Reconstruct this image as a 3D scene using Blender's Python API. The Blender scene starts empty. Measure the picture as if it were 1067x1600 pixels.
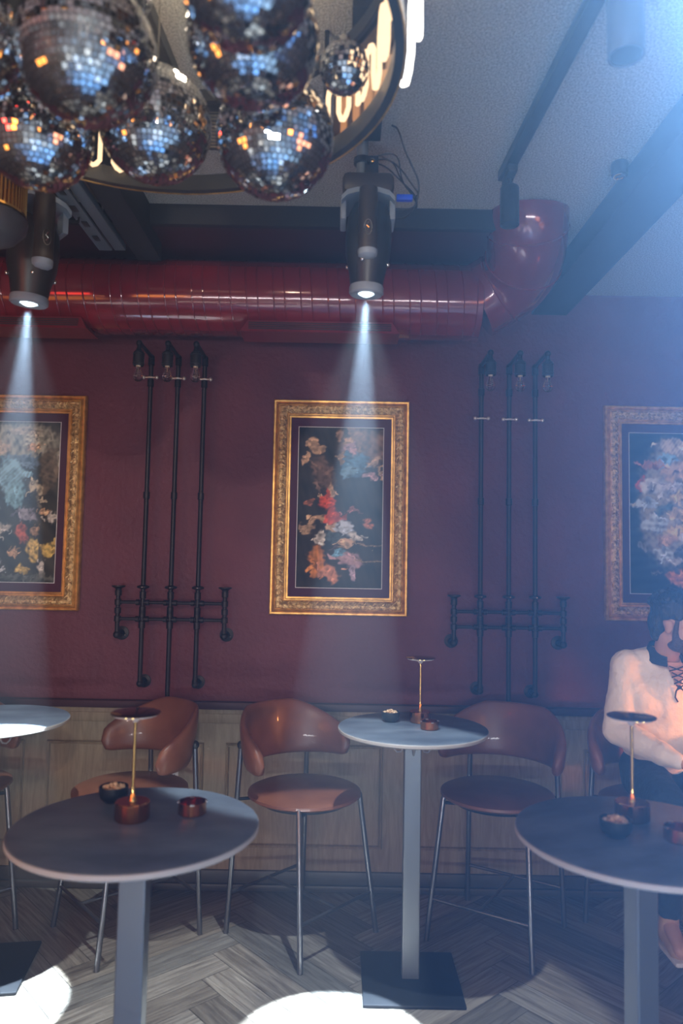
import bpy, bmesh, math, random
import numpy as np
from mathutils import Vector, Matrix, noise
C = bpy.context.scene
PI = math.pi
rnd = random.Random(7)

# ------------------------------------------------------------------ camera
FPX = 1150.0
PITCH = math.atan(80 / 1150); ROLL = math.radians(1.05)
EYE = Vector((0, 0, 1.75))
_f = Vector((0, math.cos(PITCH), math.sin(PITCH)))
_u0 = Vector((0, -math.sin(PITCH), math.cos(PITCH))); _r0 = Vector((1, 0, 0))
_r = math.cos(ROLL) * _r0 + math.sin(ROLL) * _u0
_u = math.cos(ROLL) * _u0 - math.sin(ROLL) * _r0
cam_d = bpy.data.cameras.new('camera'); cam = bpy.data.objects.new('camera', cam_d)
C.collection.objects.link(cam)
cam.matrix_world = Matrix(((_r.x, _u.x, -_f.x, EYE.x), (_r.y, _u.y, -_f.y, EYE.y), (_r.z, _u.z, -_f.z, EYE.z), (0, 0, 0, 1)))
cam_d.sensor_fit = 'VERTICAL'; cam_d.sensor_height = 36; cam_d.lens = FPX / 1600 * 36
cam_d.dof.use_dof = True; cam_d.dof.focus_distance = 3.9; cam_d.dof.aperture_fstop = 2.0
cam_d.clip_start = 0.05
C.camera = cam
C.view_settings.view_transform = 'Standard'; C.view_settings.look = 'None'
C.view_settings.gamma = 1; C.view_settings.use_curve_mapping = False
C.view_settings.exposure = 0.0
C.cycles.use_denoising = True
C.cycles.volume_bounces = 0
C.cycles.max_bounces = 7
C.cycles.sample_clamp_indirect = 4.0
C.cycles.caustics_reflective = True; C.cycles.caustics_refractive = False
C.cycles.blur_glossy = 0.6


def at(px, py, Y):
    d = _f + _r * ((px - 533.5) / FPX) + _u * ((800 - py) / FPX)
    return EYE + d * (Y / d.y)


# ------------------------------------------------------------------ world: dark, thin stage haze
W = bpy.data.worlds.new('world'); C.world = W; W.use_nodes = True
nt = W.node_tree; nt.nodes.clear()
wo = nt.nodes.new('ShaderNodeOutputWorld'); bg = nt.nodes.new('ShaderNodeBackground')
bg.inputs[0].default_value = (0.02, 0.025, 0.035, 1); bg.inputs[1].default_value = 0.5
nt.links.new(bg.outputs[0], wo.inputs[0])
vs = nt.nodes.new('ShaderNodeVolumeScatter')
vs.inputs['Color'].default_value = (0.72, 0.86, 1.0, 1); vs.inputs['Density'].default_value = 0.03
vs.inputs['Anisotropy'].default_value = 0.6
nt.links.new(vs.outputs[0], wo.inputs['Volume'])


# ------------------------------------------------------------------ lights
def light(kind, name, loc, energy, color, target=None, **kw):
    d = bpy.data.lights.new(name, kind); d.energy = energy; d.color = color
    for k, v in kw.items(): setattr(d, k, v)
    o = bpy.data.objects.new(name, d); C.collection.objects.link(o); o.location = loc
    if target is not None:
        o.rotation_euler = (Vector(target) - Vector(loc)).to_track_quat('-Z', 'Y').to_euler()
    return o


LENS_R = at(572, 459, 2.6); LENS_L = at(45, 474, 2.8)
TGT_R = Vector((0.0, 2.76, 0)); TGT_L = Vector((-1.42, 2.98, 0))
DAY = (0.62, 0.80, 1.0)
for nm, l, t in (('right', LENS_R, TGT_R), ('left', LENS_L, TGT_L)):
    a = l + (t - l).normalized() * 0.022
    light('SPOT', 'moving_head_beam_' + nm, a, 5000, (0.66, 0.83, 1.0), t, spot_size=math.radians(16.2), spot_blend=0.08, shadow_soft_size=0.012)
    light('SPOT', 'moving_head_spill_' + nm, a, 225 if nm == 'right' else 170, (0.80, 0.92, 1.0), t, spot_size=math.radians(47), spot_blend=0.15, shadow_soft_size=0.02)
# unseen beams added behind the camera: bright floor patches for the mirror balls to reflect
for x, y in ((-0.75, -0.45), (0.55, -0.5), (-0.1, -1.2), (1.6, -1.6), (-1.7, -1.7), (-.9, -2.4), (.7, -2.6), (2.3, -.6), (-2.4, -.4)):
    light('SPOT', 'moving_head_beam_rear', (x, y - .1, 2.75), 5500 if x < 1 else 2200, (0.75, 0.87, 1.0), (x, y, 0), spot_size=math.radians(18), spot_blend=0.1, shadow_soft_size=0.012)
light('SPOT', 'wash_behind_camera', (0.1, -0.9, 2.85), 170, (1.0, 0.88, 0.78), (-1.3, 4.1, 1.8), spot_size=math.radians(50), spot_blend=0.8, shadow_soft_size=0.03)  # added unseen wash, lifts the maroon wall at left
# blue wash thrown towards the camera side, filling the haze at right
light('SPOT', 'blue_wash', (0.68, 1.24, 3.26), 4000, (0.27, 0.52, 0.90), (1.62, -1.2, -0.1), spot_size=math.radians(78), spot_blend=0.75, shadow_soft_size=0.05)
light('SPOT', 'blue_wash_low', (1.75, 1.15, 3.2), 6600, (0.10, 0.34, 0.90), (0.58, 0.48, 1.15), spot_size=math.radians(50), spot_blend=0.9, shadow_soft_size=0.05)  # second unseen source, added to strengthen the glow of the lower haze
light('SPOT', 'blue_wash_wall', (1.3, 1.9, 3.2), 12, (0.10, 0.40, 1.0), (1.6, 4.1, 1.6), spot_size=math.radians(95), spot_blend=0.9, shadow_soft_size=0.06)
# added unseen area lights: duct highlight strips, coloured panels and discs for ball reflections
for x in (-1.7, -0.3, 1.1):
    light('AREA', 'rear_window_light', (x, -4.7, 0.7), 42, (0.86, 0.92, 1.0), (x, 4, 1.5), shape='RECTANGLE', size=1.2, size_y=0.13)  # no windows here: strips added for the white highlight along the duct
for x, y, z, e in ((-2.2, -1.4, 1.7, 15), (1.9, -1.2, 1.6, 11), (-2.6, .4, 1.5, 6), (2.4, .3, 1.5, 4)):
    light('AREA', 'amber_bar_light', (x, y, z), e, (1.0, 0.34, 0.05), (0, 2, 2.4), shape='RECTANGLE', size=1.0, size_y=0.6)  # no bar here: panels added as orange patches in the mirror balls
light('AREA', 'red_bar_light', (-2.6, -0.4, 2.2), 9, (1.0, 0.05, 0.03), (0, 2, 2.6), shape='RECTANGLE', size=0.5, size_y=0.4)  # added red panel, only for colour in the reflections
for x, y in ((-1.3, -.7), (.1, -1.3), (1.3, -.5), (-.6, -2.6), (1.0, -2.8), (-2.1, -.6)):
    light('AREA', 'ceiling_down_light', (x, y, 3.2), 8, (0.95, 0.97, 1.0), (x * 1.3, y - 1.6, 0), shape='DISK', size=0.22)  # unseen discs added to show as white dots in the mirror balls
# warm lamp just beyond the seated guest
light('SPOT', 'warm_lamp_right', (2.35, 2.75, 1.15), 60, (1.0, 0.33, 0.09), (1.5, 3.35, 1.0), spot_size=math.radians(46), spot_blend=0.8, shadow_soft_size=0.05)
light('SPOT', 'guest_light', (-0.1, -0.3, 3.1), 170, (1.0, 0.86, 0.72), (1.52, 3.4, 1.12), spot_size=math.radians(15), spot_blend=0.8, shadow_soft_size=0.04)  # unseen narrow spot, added to brighten the man and his sweater
light('POINT', 'ring_light', (-0.35, 1.75, 3.1), 4, (1.0, 0.82, 0.6), shadow_soft_size=0.04)
light('POINT', 'red_floor_lamp', (2.2, 2.9, 0.35), 2.2, (1.0, 0.22, 0.08), shadow_soft_size=0.1)


# ------------------------------------------------------------------ materials
def mat(name, color=(0.5, 0.5, 0.5), rough=0.5, metal=0.0, **kw):
    m = bpy.data.materials.new(name); m.use_nodes = True
    b = m.node_tree.nodes['Principled BSDF']
    b.inputs['Base Color'].default_value = (*color, 1); b.inputs['Roughness'].default_value = rough
    b.inputs['Metallic'].default_value = metal
    for k, v in kw.items(): b.inputs[k.replace('_', ' ')].default_value = v
    return m


def N(m, t, **kw):
    n = m.node_tree.nodes.new(t)
    for k, v in kw.items(): setattr(n, k, v)
    return n


def L(m, a, b): m.node_tree.links.new(a, b)


def noise_color(m, c1, c2, scale=8, detail=6, stretch=None, lo=0.35, hi=0.65, coord='Object'):
    b = m.node_tree.nodes['Principled BSDF']
    tc = N(m, 'ShaderNodeTexCoord'); mp = N(m, 'ShaderNodeMapping'); L(m, tc.outputs[coord], mp.inputs[0])
    if stretch: mp.inputs['Scale'].default_value = stretch
    n = N(m, 'ShaderNodeTexNoise'); n.inputs['Scale'].default_value = scale; n.inputs['Detail'].default_value = detail
    L(m, mp.outputs[0], n.inputs['Vector'])
    r = N(m, 'ShaderNodeValToRGB'); r.color_ramp.elements[0].position = lo; r.color_ramp.elements[1].position = hi
    r.color_ramp.elements[0].color = (*c1, 1); r.color_ramp.elements[1].color = (*c2, 1)
    L(m, n.outputs[0], r.inputs[0]); L(m, r.outputs[0], b.inputs['Base Color'])
    return n, mp


def bump(m, scale=60, strength=0.3, dist=0.01, detail=4, kind='noise', stretch=None, coord='Object'):
    b = m.node_tree.nodes['Principled BSDF']
    tc = N(m, 'ShaderNodeTexCoord'); mp = N(m, 'ShaderNodeMapping'); L(m, tc.outputs[coord], mp.inputs[0])
    if stretch: mp.inputs['Scale'].default_value = stretch
    if kind == 'noise':
        n = N(m, 'ShaderNodeTexNoise'); n.inputs['Detail'].default_value = detail
    else:
        n = N(m, 'ShaderNodeTexVoronoi')
    n.inputs['Scale'].default_value = scale; L(m, mp.outputs[0], n.inputs['Vector'])
    bp = N(m, 'ShaderNodeBump'); bp.inputs['Strength'].default_value = strength; bp.inputs['Distance'].default_value = dist
    L(m, n.outputs[0], bp.inputs['Height']); L(m, bp.outputs[0], b.inputs['Normal'])
    return m


M = {}
M['wall'] = mat('maroon_plaster', rough=0.62); noise_color(M['wall'], (0.105, 0.018, 0.030), (0.135, 0.026, 0.040), 3, 5); bump(M['wall'], 38, 0.45, 0.012, 8)
M['other_wall'] = bump(mat('dark_plaster', (0.13, 0.11, 0.10), 0.7), 30, 0.3)
M['ceiling'] = mat('grey_sprayed_ceiling', rough=0.9); noise_color(M['ceiling'], (0.32, 0.32, 0.29), (0.56, 0.55, 0.50), 150, 3); bump(M['ceiling'], 170, 0.8, 0.01, 3)
M['maroon_paint'] = mat('dark_maroon_paint', (0.045, 0.008, 0.012), 0.5)
M['dark_paint'] = mat('black_paint', (0.018, 0.018, 0.02), 0.6)
M['duct'] = mat('red_painted_duct', (0.18, 0.008, 0.016), 0.15, 0.1, Coat_Weight=0.8, Coat_Roughness=0.08); bump(M['duct'], 9, 0.12, 0.01, 2)
M['grille'] = mat('dark_red_grille', (0.16, 0.008, 0.016), 0.5)
M['wood'] = mat('beige_oak_veneer', rough=0.5)
n_, mp_ = noise_color(M['wood'], (0.21, 0.16, 0.10), (0.32, 0.25, 0.165), 5, 8, (7, 7, 0.9), 0.3, 0.7); n_.inputs['Distortion'].default_value = 1.4
bump(M['wood'], 6, 0.25, 0.006, 8, stretch=(9, 9, 0.8))
M['skirting'] = mat('dark_skirting', (0.06, 0.055, 0.05), 0.4)
M['pipe'] = mat('black_iron_pipe', (0.022, 0.018, 0.018), 0.42, 0.6)
M['steel'] = mat('brushed_steel', (0.42, 0.44, 0.45), 0.34, 0.9)
M['post'] = mat('grey_metal_post', (0.22, 0.23, 0.235), 0.38, 0.7)
M['plate'] = mat('black_steel_plate', (0.012, 0.014, 0.018), 0.5, 0.3)
M['leg'] = mat('dark_steel_tube', (0.22, 0.22, 0.23), 0.28, 0.9)
M['leather'] = mat('cognac_leather', rough=0.36, Coat_Weight=0.15); noise_color(M['leather'], (0.15, 0.050, 0.024), (0.22, 0.082, 0.042), 6, 5); bump(M['leather'], 140, 0.12, 0.004, 3)
M['stone'] = mat('blue_grey_stone', rough=0.42); noise_color(M['stone'], (0.062, 0.08, 0.108), (0.12, 0.148, 0.182), 5, 9, (1, 2.2, 1))
M['stone_edge'] = mat('pale_stone_edge', (0.50, 0.48, 0.43), 0.5)
M['gold'] = mat('polished_brass', (0.85, 0.50, 0.16), 0.16, 1.0)
M['copper'] = mat('copper_glass', (0.62, 0.24, 0.10), 0.14, 1.0)
M['bronze'] = mat('bronze_mirror', (0.30, 0.17, 0.09), 0.10, 1.0)
M['diffuser'] = mat('white_diffuser', (0.8, 0.76, 0.7), 0.4)
M['ceramic'] = mat('black_ceramic', (0.012, 0.016, 0.022), 0.3)
M['nut'] = mat('roasted_nuts', rough=0.6); noise_color(M['nut'], (0.45, 0.26, 0.13), (0.75, 0.55, 0.34), 60, 2)
M['mirror'] = mat('mirror_tiles', (0.90, 0.92, 0.95), 0.03, 1.0)
M['grout'] = mat('grey_ball_core', (0.10, 0.10, 0.11), 0.4, 0.5)
M['black'] = mat('black_plastic', (0.02, 0.019, 0.018), 0.38)
M['brown_black'] = mat('worn_black_housing', (0.045, 0.032, 0.022), 0.4)
M['grey_edge'] = mat('grey_plastic', (0.25, 0.29, 0.33), 0.45)
M['tube_grey'] = mat('dark_grey_metal', (0.13, 0.135, 0.14), 0.35, 0.4)
M['blue_plug'] = mat('blue_connector', (0.02, 0.10, 0.75), 0.4)
M['white'] = mat('white_plastic', (0.75, 0.72, 0.66), 0.4)
M['chrome'] = mat('chrome', (0.85, 0.82, 0.76), 0.1, 1.0)
M['mat_board'] = bump(mat('burgundy_mat_board', (0.065, 0.006, 0.022), 0.85), 200, 0.2, 0.002)
M['bevel'] = mat('white_bevel', (0.65, 0.62, 0.58), 0.6)
M['gilt'] = mat('gilded_moulding', rough=0.36, metal=0.6); noise_color(M['gilt'], (0.50, 0.27, 0.06), (0.80, 0.48, 0.13), 26, 4); 
M['gilt_ornate'] = mat('gilded_relief', rough=0.45, metal=0.55); noise_color(M['gilt_ornate'], (0.36, 0.22, 0.07), (0.74, 0.52, 0.22), 60, 3, lo=0.4, hi=0.6); bump(M['gilt_ornate'], 75, 0.8, 0.008, 2)
M['blue_gray_tray'] = mat('galvanised_channel', (0.20, 0.25, 0.28), 0.5, 0.3)
M['skin'] = mat('skin', (0.50, 0.27, 0.18), 0.5, Subsurface_Weight=0.08); bump(M['skin'], 300, 0.1, 0.002)
M['hair'] = mat('black_hair', rough=0.45); noise_color(M['hair'], (0.006, 0.005, 0.005), (0.028, 0.022, 0.018), 60, 4, (1, 1, .3)); bump(M['hair'], 60, 1.0, 0.02, 5, stretch=(1, 1, 0.25))
M['beard'] = mat('short_beard', rough=0.7); noise_color(M['beard'], (0.03, 0.018, 0.012), (0.12, 0.06, 0.04), 300, 2); bump(M['beard'], 500, 0.6, 0.003)
M['knit'] = mat('cream_knit', (0.82, 0.70, 0.56), 0.85, Sheen_Weight=0.2); bump(M['knit'], 14, 0.5, 0.03, 3)
M['knit_rib'] = mat('cream_rib', (0.66, 0.53, 0.41), 0.85)
M['collar'] = bump(mat('black_knit_collar', (0.012, 0.012, 0.018), 0.8), 200, 0.4, 0.003)
M['denim'] = bump(mat('dark_trousers', (0.018, 0.028, 0.042), 0.85), 12, 0.6, 0.03)
M['shoe'] = mat('tan_shoe', (0.45, 0.28, 0.17), 0.5)
M['sole'] = mat('white_sole', (0.6, 0.57, 0.52), 0.6)
M['eye'] = mat('eye', (0.6, 0.55, 0.5), 0.1)


def emis(name, col, s):
    m = bpy.data.materials.new(name); m.use_nodes = True; n = m.node_tree; n.nodes.clear()
    o = n.nodes.new('ShaderNodeOutputMaterial'); e = n.nodes.new('ShaderNodeEmission')
    e.inputs[0].default_value = (*col, 1); e.inputs[1].default_value = s; n.links.new(e.outputs[0], o.inputs[0]); return m


M['neon'] = emis('warm_white_tube_light', (1.0, 0.70, 0.40), 1.7)
M['neon_hot'] = emis('bright_white_tube_light', (1.0, 0.95, 0.88), 5.0)
M['led'] = emis('warm_led', (1.0, 0.75, 0.3), 6.0)
M['lens'] = emis('lit_lens', (0.72, 0.9, 1.0), 6.0)
g = mat('bulb_glass', (1, 1, 1), 0.0, Transmission_Weight=1.0, IOR=1.45); M['glass'] = g
g2 = mat('thin_smoky_glass', (0.9, 0.8, 0.72), 0.05, Transmission_Weight=0.9, IOR=1.15); M['smoke_glass'] = g2
M['filament'] = mat('filament', (0.9, 0.8, 0.6), 0.3, 0.3)
M['bright_metal'] = mat('zinc_clamp', (0.85, 0.80, 0.70), 0.3, 0.6)
# worn oak plank floor: colour per plank from its own attribute
fm = mat('grey_brown_herringbone_planks', rough=0.42); M['floor'] = fm
b = fm.node_tree.nodes['Principled BSDF']
uvn = N(fm, 'ShaderNodeUVMap'); mp = N(fm, 'ShaderNodeMapping'); mp.inputs['Scale'].default_value = (1.6, 22, 1); L(fm, uvn.outputs[0], mp.inputs[0])
nz = N(fm, 'ShaderNodeTexNoise'); nz.inputs['Scale'].default_value = 2.6; nz.inputs['Detail'].default_value = 8; nz.inputs['Distortion'].default_value = 0.7; L(fm, mp.outputs[0], nz.inputs['Vector'])
rp = N(fm, 'ShaderNodeValToRGB'); rp.color_ramp.elements[0].position = 0.3; rp.color_ramp.elements[1].position = 0.72
rp.color_ramp.elements[0].color = (0.105, 0.088, 0.070, 1); rp.color_ramp.elements[1].color = (0.30, 0.27, 0.225, 1); L(fm, nz.outputs[0], rp.inputs[0])
at_n = N(fm, 'ShaderNodeAttribute'); at_n.attribute_name = 'tone'
mx = N(fm, 'ShaderNodeMix'); mx.data_type = 'RGBA'; mx.blend_type = 'MULTIPLY'; mx.inputs[0].default_value = 1
L(fm, rp.outputs[0], mx.inputs[6]); L(fm, at_n.outputs['Color'], mx.inputs[7]); L(fm, mx.outputs[2], b.inputs['Base Color'])
bp = N(fm, 'ShaderNodeBump'); bp.inputs['Strength'].default_value = 0.25; bp.inputs['Distance'].default_value = 0.004; L(fm, nz.outputs[0], bp.inputs['Height']); L(fm, bp.outputs[0], b.inputs['Normal'])


# ------------------------------------------------------------------ mesh kit
class MB:
    def __init__(s): s.bm = bmesh.new()

    def box(s, c, d, rot=None, bev=0.0):
        r = bmesh.ops.create_cube(s.bm, size=1)['verts']
        bmesh.ops.scale(s.bm, vec=d, verts=r)
        if bev > 0:
            e = list({e for v in r for e in v.link_edges})
            rr = bmesh.ops.bevel(s.bm, geom=e, offset=bev, segments=2, affect='EDGES', profile=0.5)
            r = list({v for f in rr['faces'] for v in f.verts} | {v for v in r if v.is_valid})
        if rot is not None: bmesh.ops.rotate(s.bm, cent=(0, 0, 0), matrix=rot, verts=r)
        bmesh.ops.translate(s.bm, vec=c, verts=r)
        return s

    def lathe(s, prof, c=(0, 0, 0), axis=None, seg=32, flute=0, fl=0.0):
        """prof = [(radius, z)...] turned about z then aimed along axis; ends on r=0 close themselves"""
        q = Vector((0, 0, 1)).rotation_difference(Vector(axis)).to_matrix() if axis is not None else Matrix.Identity(3)
        c = Vector(c); rings = []
        for r, z in prof:
            if r < 1e-6: rings.append([s.bm.verts.new(c + q @ Vector((0, 0, z)))])
            else:
                rings.append([s.bm.verts.new(c + q @ Vector(((r * (1 + fl * math.cos(flute * 2 * PI * k / seg))) * math.cos(2 * PI * k / seg), (r * (1 + fl * math.cos(flute * 2 * PI * k / seg))) * math.sin(2 * PI * k / seg), z))) for k in range(seg)])
        for a, b2 in zip(rings, rings[1:]):
            for k in range(seg):
                if len(a) == 1 and len(b2) == 1: continue
                if len(a) == 1: s.bm.faces.new((a[0], b2[(k + 1) % seg], b2[k]))
                elif len(b2) == 1: s.bm.faces.new((a[k], a[(k + 1) % seg], b2[0]))
                else: s.bm.faces.new((a[k], a[(k + 1) % seg], b2[(k + 1) % seg], b2[k]))
        return s

    def cyl(s, a, b2, r, r2=None, seg=20):
        a, b2 = Vector(a), Vector(b2); h = (b2 - a).length; r2 = r if r2 is None else r2
        return s.lathe([(0, 0), (r, 0), (r2, h), (0, h)], a, (b2 - a), seg)

    def ball(s, c, r, seg=16, rings=10, rot=None):
        rr = bmesh.ops.create_uvsphere(s.bm, u_segments=seg, v_segments=rings, radius=1)['verts']
        if not hasattr(r, '__len__'): r = (r, r, r)
        bmesh.ops.scale(s.bm, vec=r, verts=rr)
        if rot is not None: bmesh.ops.rotate(s.bm, cent=(0, 0, 0), matrix=rot, verts=rr)
        bmesh.ops.translate(s.bm, vec=c, verts=rr); return s

    def tube(s, pts, r, seg=10, close=False, rs=None, caps=True, flat=None):
        pts = [Vector(p) for p in pts]; n = len(pts); rings = []
        prev = None
        for i, p in enumerate(pts):
            if close: t = (pts[(i + 1) % n] - pts[i - 1]).normalized()
            else: t = (pts[min(i + 1, n - 1)] - pts[max(i - 1, 0)]).normalized()
            if prev is None:
                a = Vector((0, 0, 1)) if abs(t.z) < 0.9 else Vector((0, 1, 0))
                x = t.cross(a).normalized()
            else:
                x = (prev - t * prev.dot(t)).normalized()
            prev = x; y = t.cross(x)
            rad = rs[i] if rs else r
            fx = flat if flat else 1.0
            rings.append([s.bm.verts.new(p + (x * math.cos(2 * PI * k / seg) * fx + y * math.sin(2 * PI * k / seg)) * rad) for k in range(seg)])
        m = n if close else n - 1
        for i in range(m):
            a, b2 = rings[i], rings[(i + 1) % n]
            for k in range(seg): s.bm.faces.new((a[k], a[(k + 1) % seg], b2[(k + 1) % seg], b2[k]))
        if not close and caps:
            s.bm.faces.new(rings[0][::-1]); s.bm.faces.new(rings[-1])
        return s

    def capsule(s, a, b2, ra, rb, seg=16, sx=1.0):
        """closed tapered limb with round ends, for voxel union"""
        a, b2 = Vector(a), Vector(b2); h = (b2 - a).length
        pr = [(0, -ra)]
        for k in range(1, 5): t = -PI / 2 + k * PI / 8; pr.append((ra * math.cos(t), ra * math.sin(t)))
        for k in range(0, 4): t = k * PI / 8; pr.append((rb * math.cos(t), h + rb * math.sin(t)))
        pr.append((0, h + rb))
        return s.lathe(pr, a, b2 - a, seg)

    def build(s, name, m, parent=None, smooth=True, angle=40):
        bm = s.bm
        bmesh.ops.recalc_face_normals(bm, faces=bm.faces)
        me = bpy.data.meshes.new(name); bm.to_mesh(me); bm.free()
        ms = m if isinstance(m, (list, tuple)) else [m]
        for x in ms: me.materials.append(x)
        if smooth:
            for p in me.polygons: p.use_smooth = True
            me.set_sharp_from_angle(angle=math.radians(angle))
        o = bpy.data.objects.new(name, me); C.collection.objects.link(o)
        if parent is not None: o.parent = parent
        return o


def root(name, loc=(0, 0, 0), rz=0.0):
    o = bpy.data.objects.new(name, None); C.collection.objects.link(o)
    o.location = loc; o.rotation_euler = (0, 0, rz); o.empty_display_size = 0.1
    return o


def tag(o, label=None, cat=None, group=None, kind=None):
    if label: o['label'] = label
    if cat: o['category'] = cat
    if group: o['group'] = group
    if kind: o['kind'] = kind
    return o


def soft(pts, n=4):
    pts = [Vector(p) for p in pts]
    for _ in range(n):
        q = [pts[0]]
        for a, b2 in zip(pts, pts[1:]): q += [a * .75 + b2 * .25, a * .25 + b2 * .75]
        pts = q + [pts[-1]]
        if len(pts) > 60: break
    return pts


def kids(o): return [c for c in bpy.data.objects if c.parent == o]


def copy_tree(o, parent=None):
    c = o.copy(); C.collection.objects.link(c); c.parent = parent
    for ch in kids(o): copy_tree(ch, c)
    return c


# ------------------------------------------------------------------ the room
XL, XR, YB, YW, H = -3.6, 3.6, -5.0, 4.1, 3.3
# floor: herringbone planks at 45 degrees
bm = bmesh.new(); uvl = bm.loops.layers.uv.new('UVMap'); col = bm.loops.layers.float_color.new('tone')
Wp, Lp = 0.145, 0.87
R45 = Matrix.Rotation(math.radians(42), 2)
gap = 0.0012


def plank(x0, y0, dx, dy):
    q = [(x0 + gap, y0 + gap), (x0 + dx - gap, y0 + gap), (x0 + dx - gap, y0 + dy - gap), (x0 + gap, y0 + dy - gap)]
    w = [R45 @ Vector(p) for p in q]
    cx = sum(p.x for p in w) / 4; cy = sum(p.y for p in w) / 4
    if not (XL - 0.7 < cx < XR + 0.7 and YB - 0.7 < cy < YW + 0.7): return
    f = bm.faces.new([bm.verts.new((p.x, p.y + 0.0, 0)) for p in w])
    ou, ov = rnd.random() * 50, rnd.random() * 50; t = rnd.uniform(0.62, 1.25); tw = rnd.uniform(-0.05, 0.05)
    for lp, p in zip(f.loops, q):
        a, c2 = (p[0] - x0, p[1] - y0) if dx > dy else (p[1] - y0, p[0] - x0)
        lp[uvl].uv = (a + ou, c2 + ov); lp[col] = (t + tw, t, t - tw, 1)


nn = int(16 / Wp)
for mI in range(-8, 9):
    for n in range(-nn, nn):
        ox = mI * 2 * Lp + n * Wp; oy = n * Wp
        plank(ox, oy, Lp, Wp); plank(ox, oy + Wp, Wp, Lp)
for co, no in (((XL, 0, 0), (-1, 0, 0)), ((XR, 0, 0), (1, 0, 0)), ((0, YB, 0), (0, -1, 0)), ((0, YW, 0), (0, 1, 0))):
    bmesh.ops.bisect_plane(bm, geom=bm.verts[:] + bm.edges[:] + bm.faces[:], plane_co=co, plane_no=no, clear_outer=True)
z0 = -0.002
q = [bm.verts.new(p) for p in ((XL, YB, z0), (XR, YB, z0), (XR, YW, z0), (XL, YW, z0))]
f = bm.faces.new(q)
for lp in f.loops: lp[col] = (0.05, 0.05, 0.05, 1)
me = bpy.data.meshes.new('floor'); bm.to_mesh(me); bm.free(); me.materials.append(M['floor'])
o = bpy.data.objects.new('floor', me); C.collection.objects.link(o); tag(o, 'grey brown wood plank floor laid in herringbone', kind='structure')


def struct(name, mb, m, label, **kw): return tag(mb.build(name, m, **kw), label, kind='structure')


struct('ceiling', MB().box(((XL + XR) / 2, (YB + YW) / 2, H + 0.05), (XR - XL + .2, YW - YB + .2, 0.1)), M['ceiling'], 'grey textured sprayed ceiling')
struct('wall_back', MB().box(((XL + XR) / 2, YW + 0.06, H / 2), (XR - XL + .2, 0.12, H)), M['wall'], 'maroon textured plaster wall behind the tables')
struct('wall_left', MB().box((XL - 0.06, (YB + YW) / 2, H / 2), (0.12, YW - YB, H)), M['other_wall'], 'dark side wall left of the room')
struct('wall_right', MB().box((XR + 0.06, (YB + YW) / 2, H / 2), (0.12, YW - YB, H)), M['other_wall'], 'dark side wall right of the room')
struct('wall_front', MB().box(((XL + XR) / 2, YB - 0.06, H / 2), (XR - XL, 0.12, H)), M['other_wall'], 'dark wall behind the camera')
# bulkhead along the wall top: maroon underside, dark front face, ends before the duct elbow
zb = at(400, 357, 3.14).z
xe = 0.93
struct('trim_1', MB().box(((XL + xe) / 2, (3.14 + YW) / 2, (zb + H) / 2 + 0.004), (xe - XL, YW - 3.14, H - zb - 0.008)), M['maroon_paint'], 'dark maroon lowered ceiling strip above the red duct')
struct('trim_2', MB().box(((XL + xe) / 2, 3.125, (zb + H) / 2), (xe - XL, 0.03, H - zb)), M['dark_paint'], 'black front edge of the lowered ceiling strip')
# wainscot
ZC = 0.945
w = MB().box(((XL + XR) / 2, YW - 0.012, ZC / 2), (XR - XL, 0.024, ZC))
w.box(((XL + XR) / 2, YW - 0.016, ZC - 0.05), (XR - XL, 0.032, 0.05), bev=.003)
struct('trim_3', w, M['wood'], 'beige oak wainscot boards under the maroon wall')


def molding(x0, x1, z0, z1, mb, y=YW - 0.026, wd=0.020, th=0.014):
    # mitred raised picture-rail moulding
    prof = [(0, 0), (0.2, 1), (0.55, 0.55), (0.8, 0.9), (1, 0)]
    cs = [(x0, z0, 1, 1), (x1, z0, -1, 1), (x1, z1, -1, -1), (x0, z1, 1, -1)]
    rings = [[mb.bm.verts.new((cx + sx * wd * a, y - th * h, cz + sz * wd * a)) for a, h in prof] for cx, cz, sx, sz in cs]
    for i in range(4):
        a, b2 = rings[i], rings[(i + 1) % 4]
        for k in range(len(prof) - 1): mb.bm.faces.new((a[k], b2[k], b2[k + 1], a[k + 1]))


xm0 = at(352, 1240, YW).x; pw = at(597, 1240, YW).x - xm0; st = at(352, 1240, YW).x - at(318, 1240, YW).x
zt_, zb_ = at(470, 1161, YW).z, at(470, 1322, YW).z
mo = MB()
for k in range(-4, 5):
    x0 = xm0 + k * (pw + st)
    if x0 > XL and x0 + pw < XR: molding(x0, x0 + pw, zb_, zt_, mo)
struct('trim_4', mo, M['wood'], 'raised rectangular mouldings on the beige wainscot')
struct('trim_5', MB().box(((XL + XR) / 2, YW - 0.022, ZC + 0.02), (XR - XL, 0.044, 0.04), bev=.006), M['maroon_paint'], 'dark maroon rail capping the wainscot')
bb = MB().box(((XL + XR) / 2, YW - 0.02, 0.05), (XR - XL, 0.04, 0.1), bev=.004); bb.box(((XL + XR) / 2, YW - 0.03, 0.018), (XR - XL, 0.06, 0.036), bev=.005)
struct('baseboard_back', bb, M['skirting'], 'dark baseboard at the foot of the wainscot')
# ceiling members
def ceil_bar(name, a, b2, wd, ht, m, label, kind='structure', **kw):
    a, b2 = Vector(a), Vector(b2); d = b2 - a
    o = MB().box((0, 0, 0), (wd, d.length, ht), bev=0.003).build(name, m)
    o.location = (a + b2) / 2; o.rotation_euler = (0, 0, math.atan2(-d.x, d.y)); return tag(o, label, kind=kind, **kw)


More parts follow.
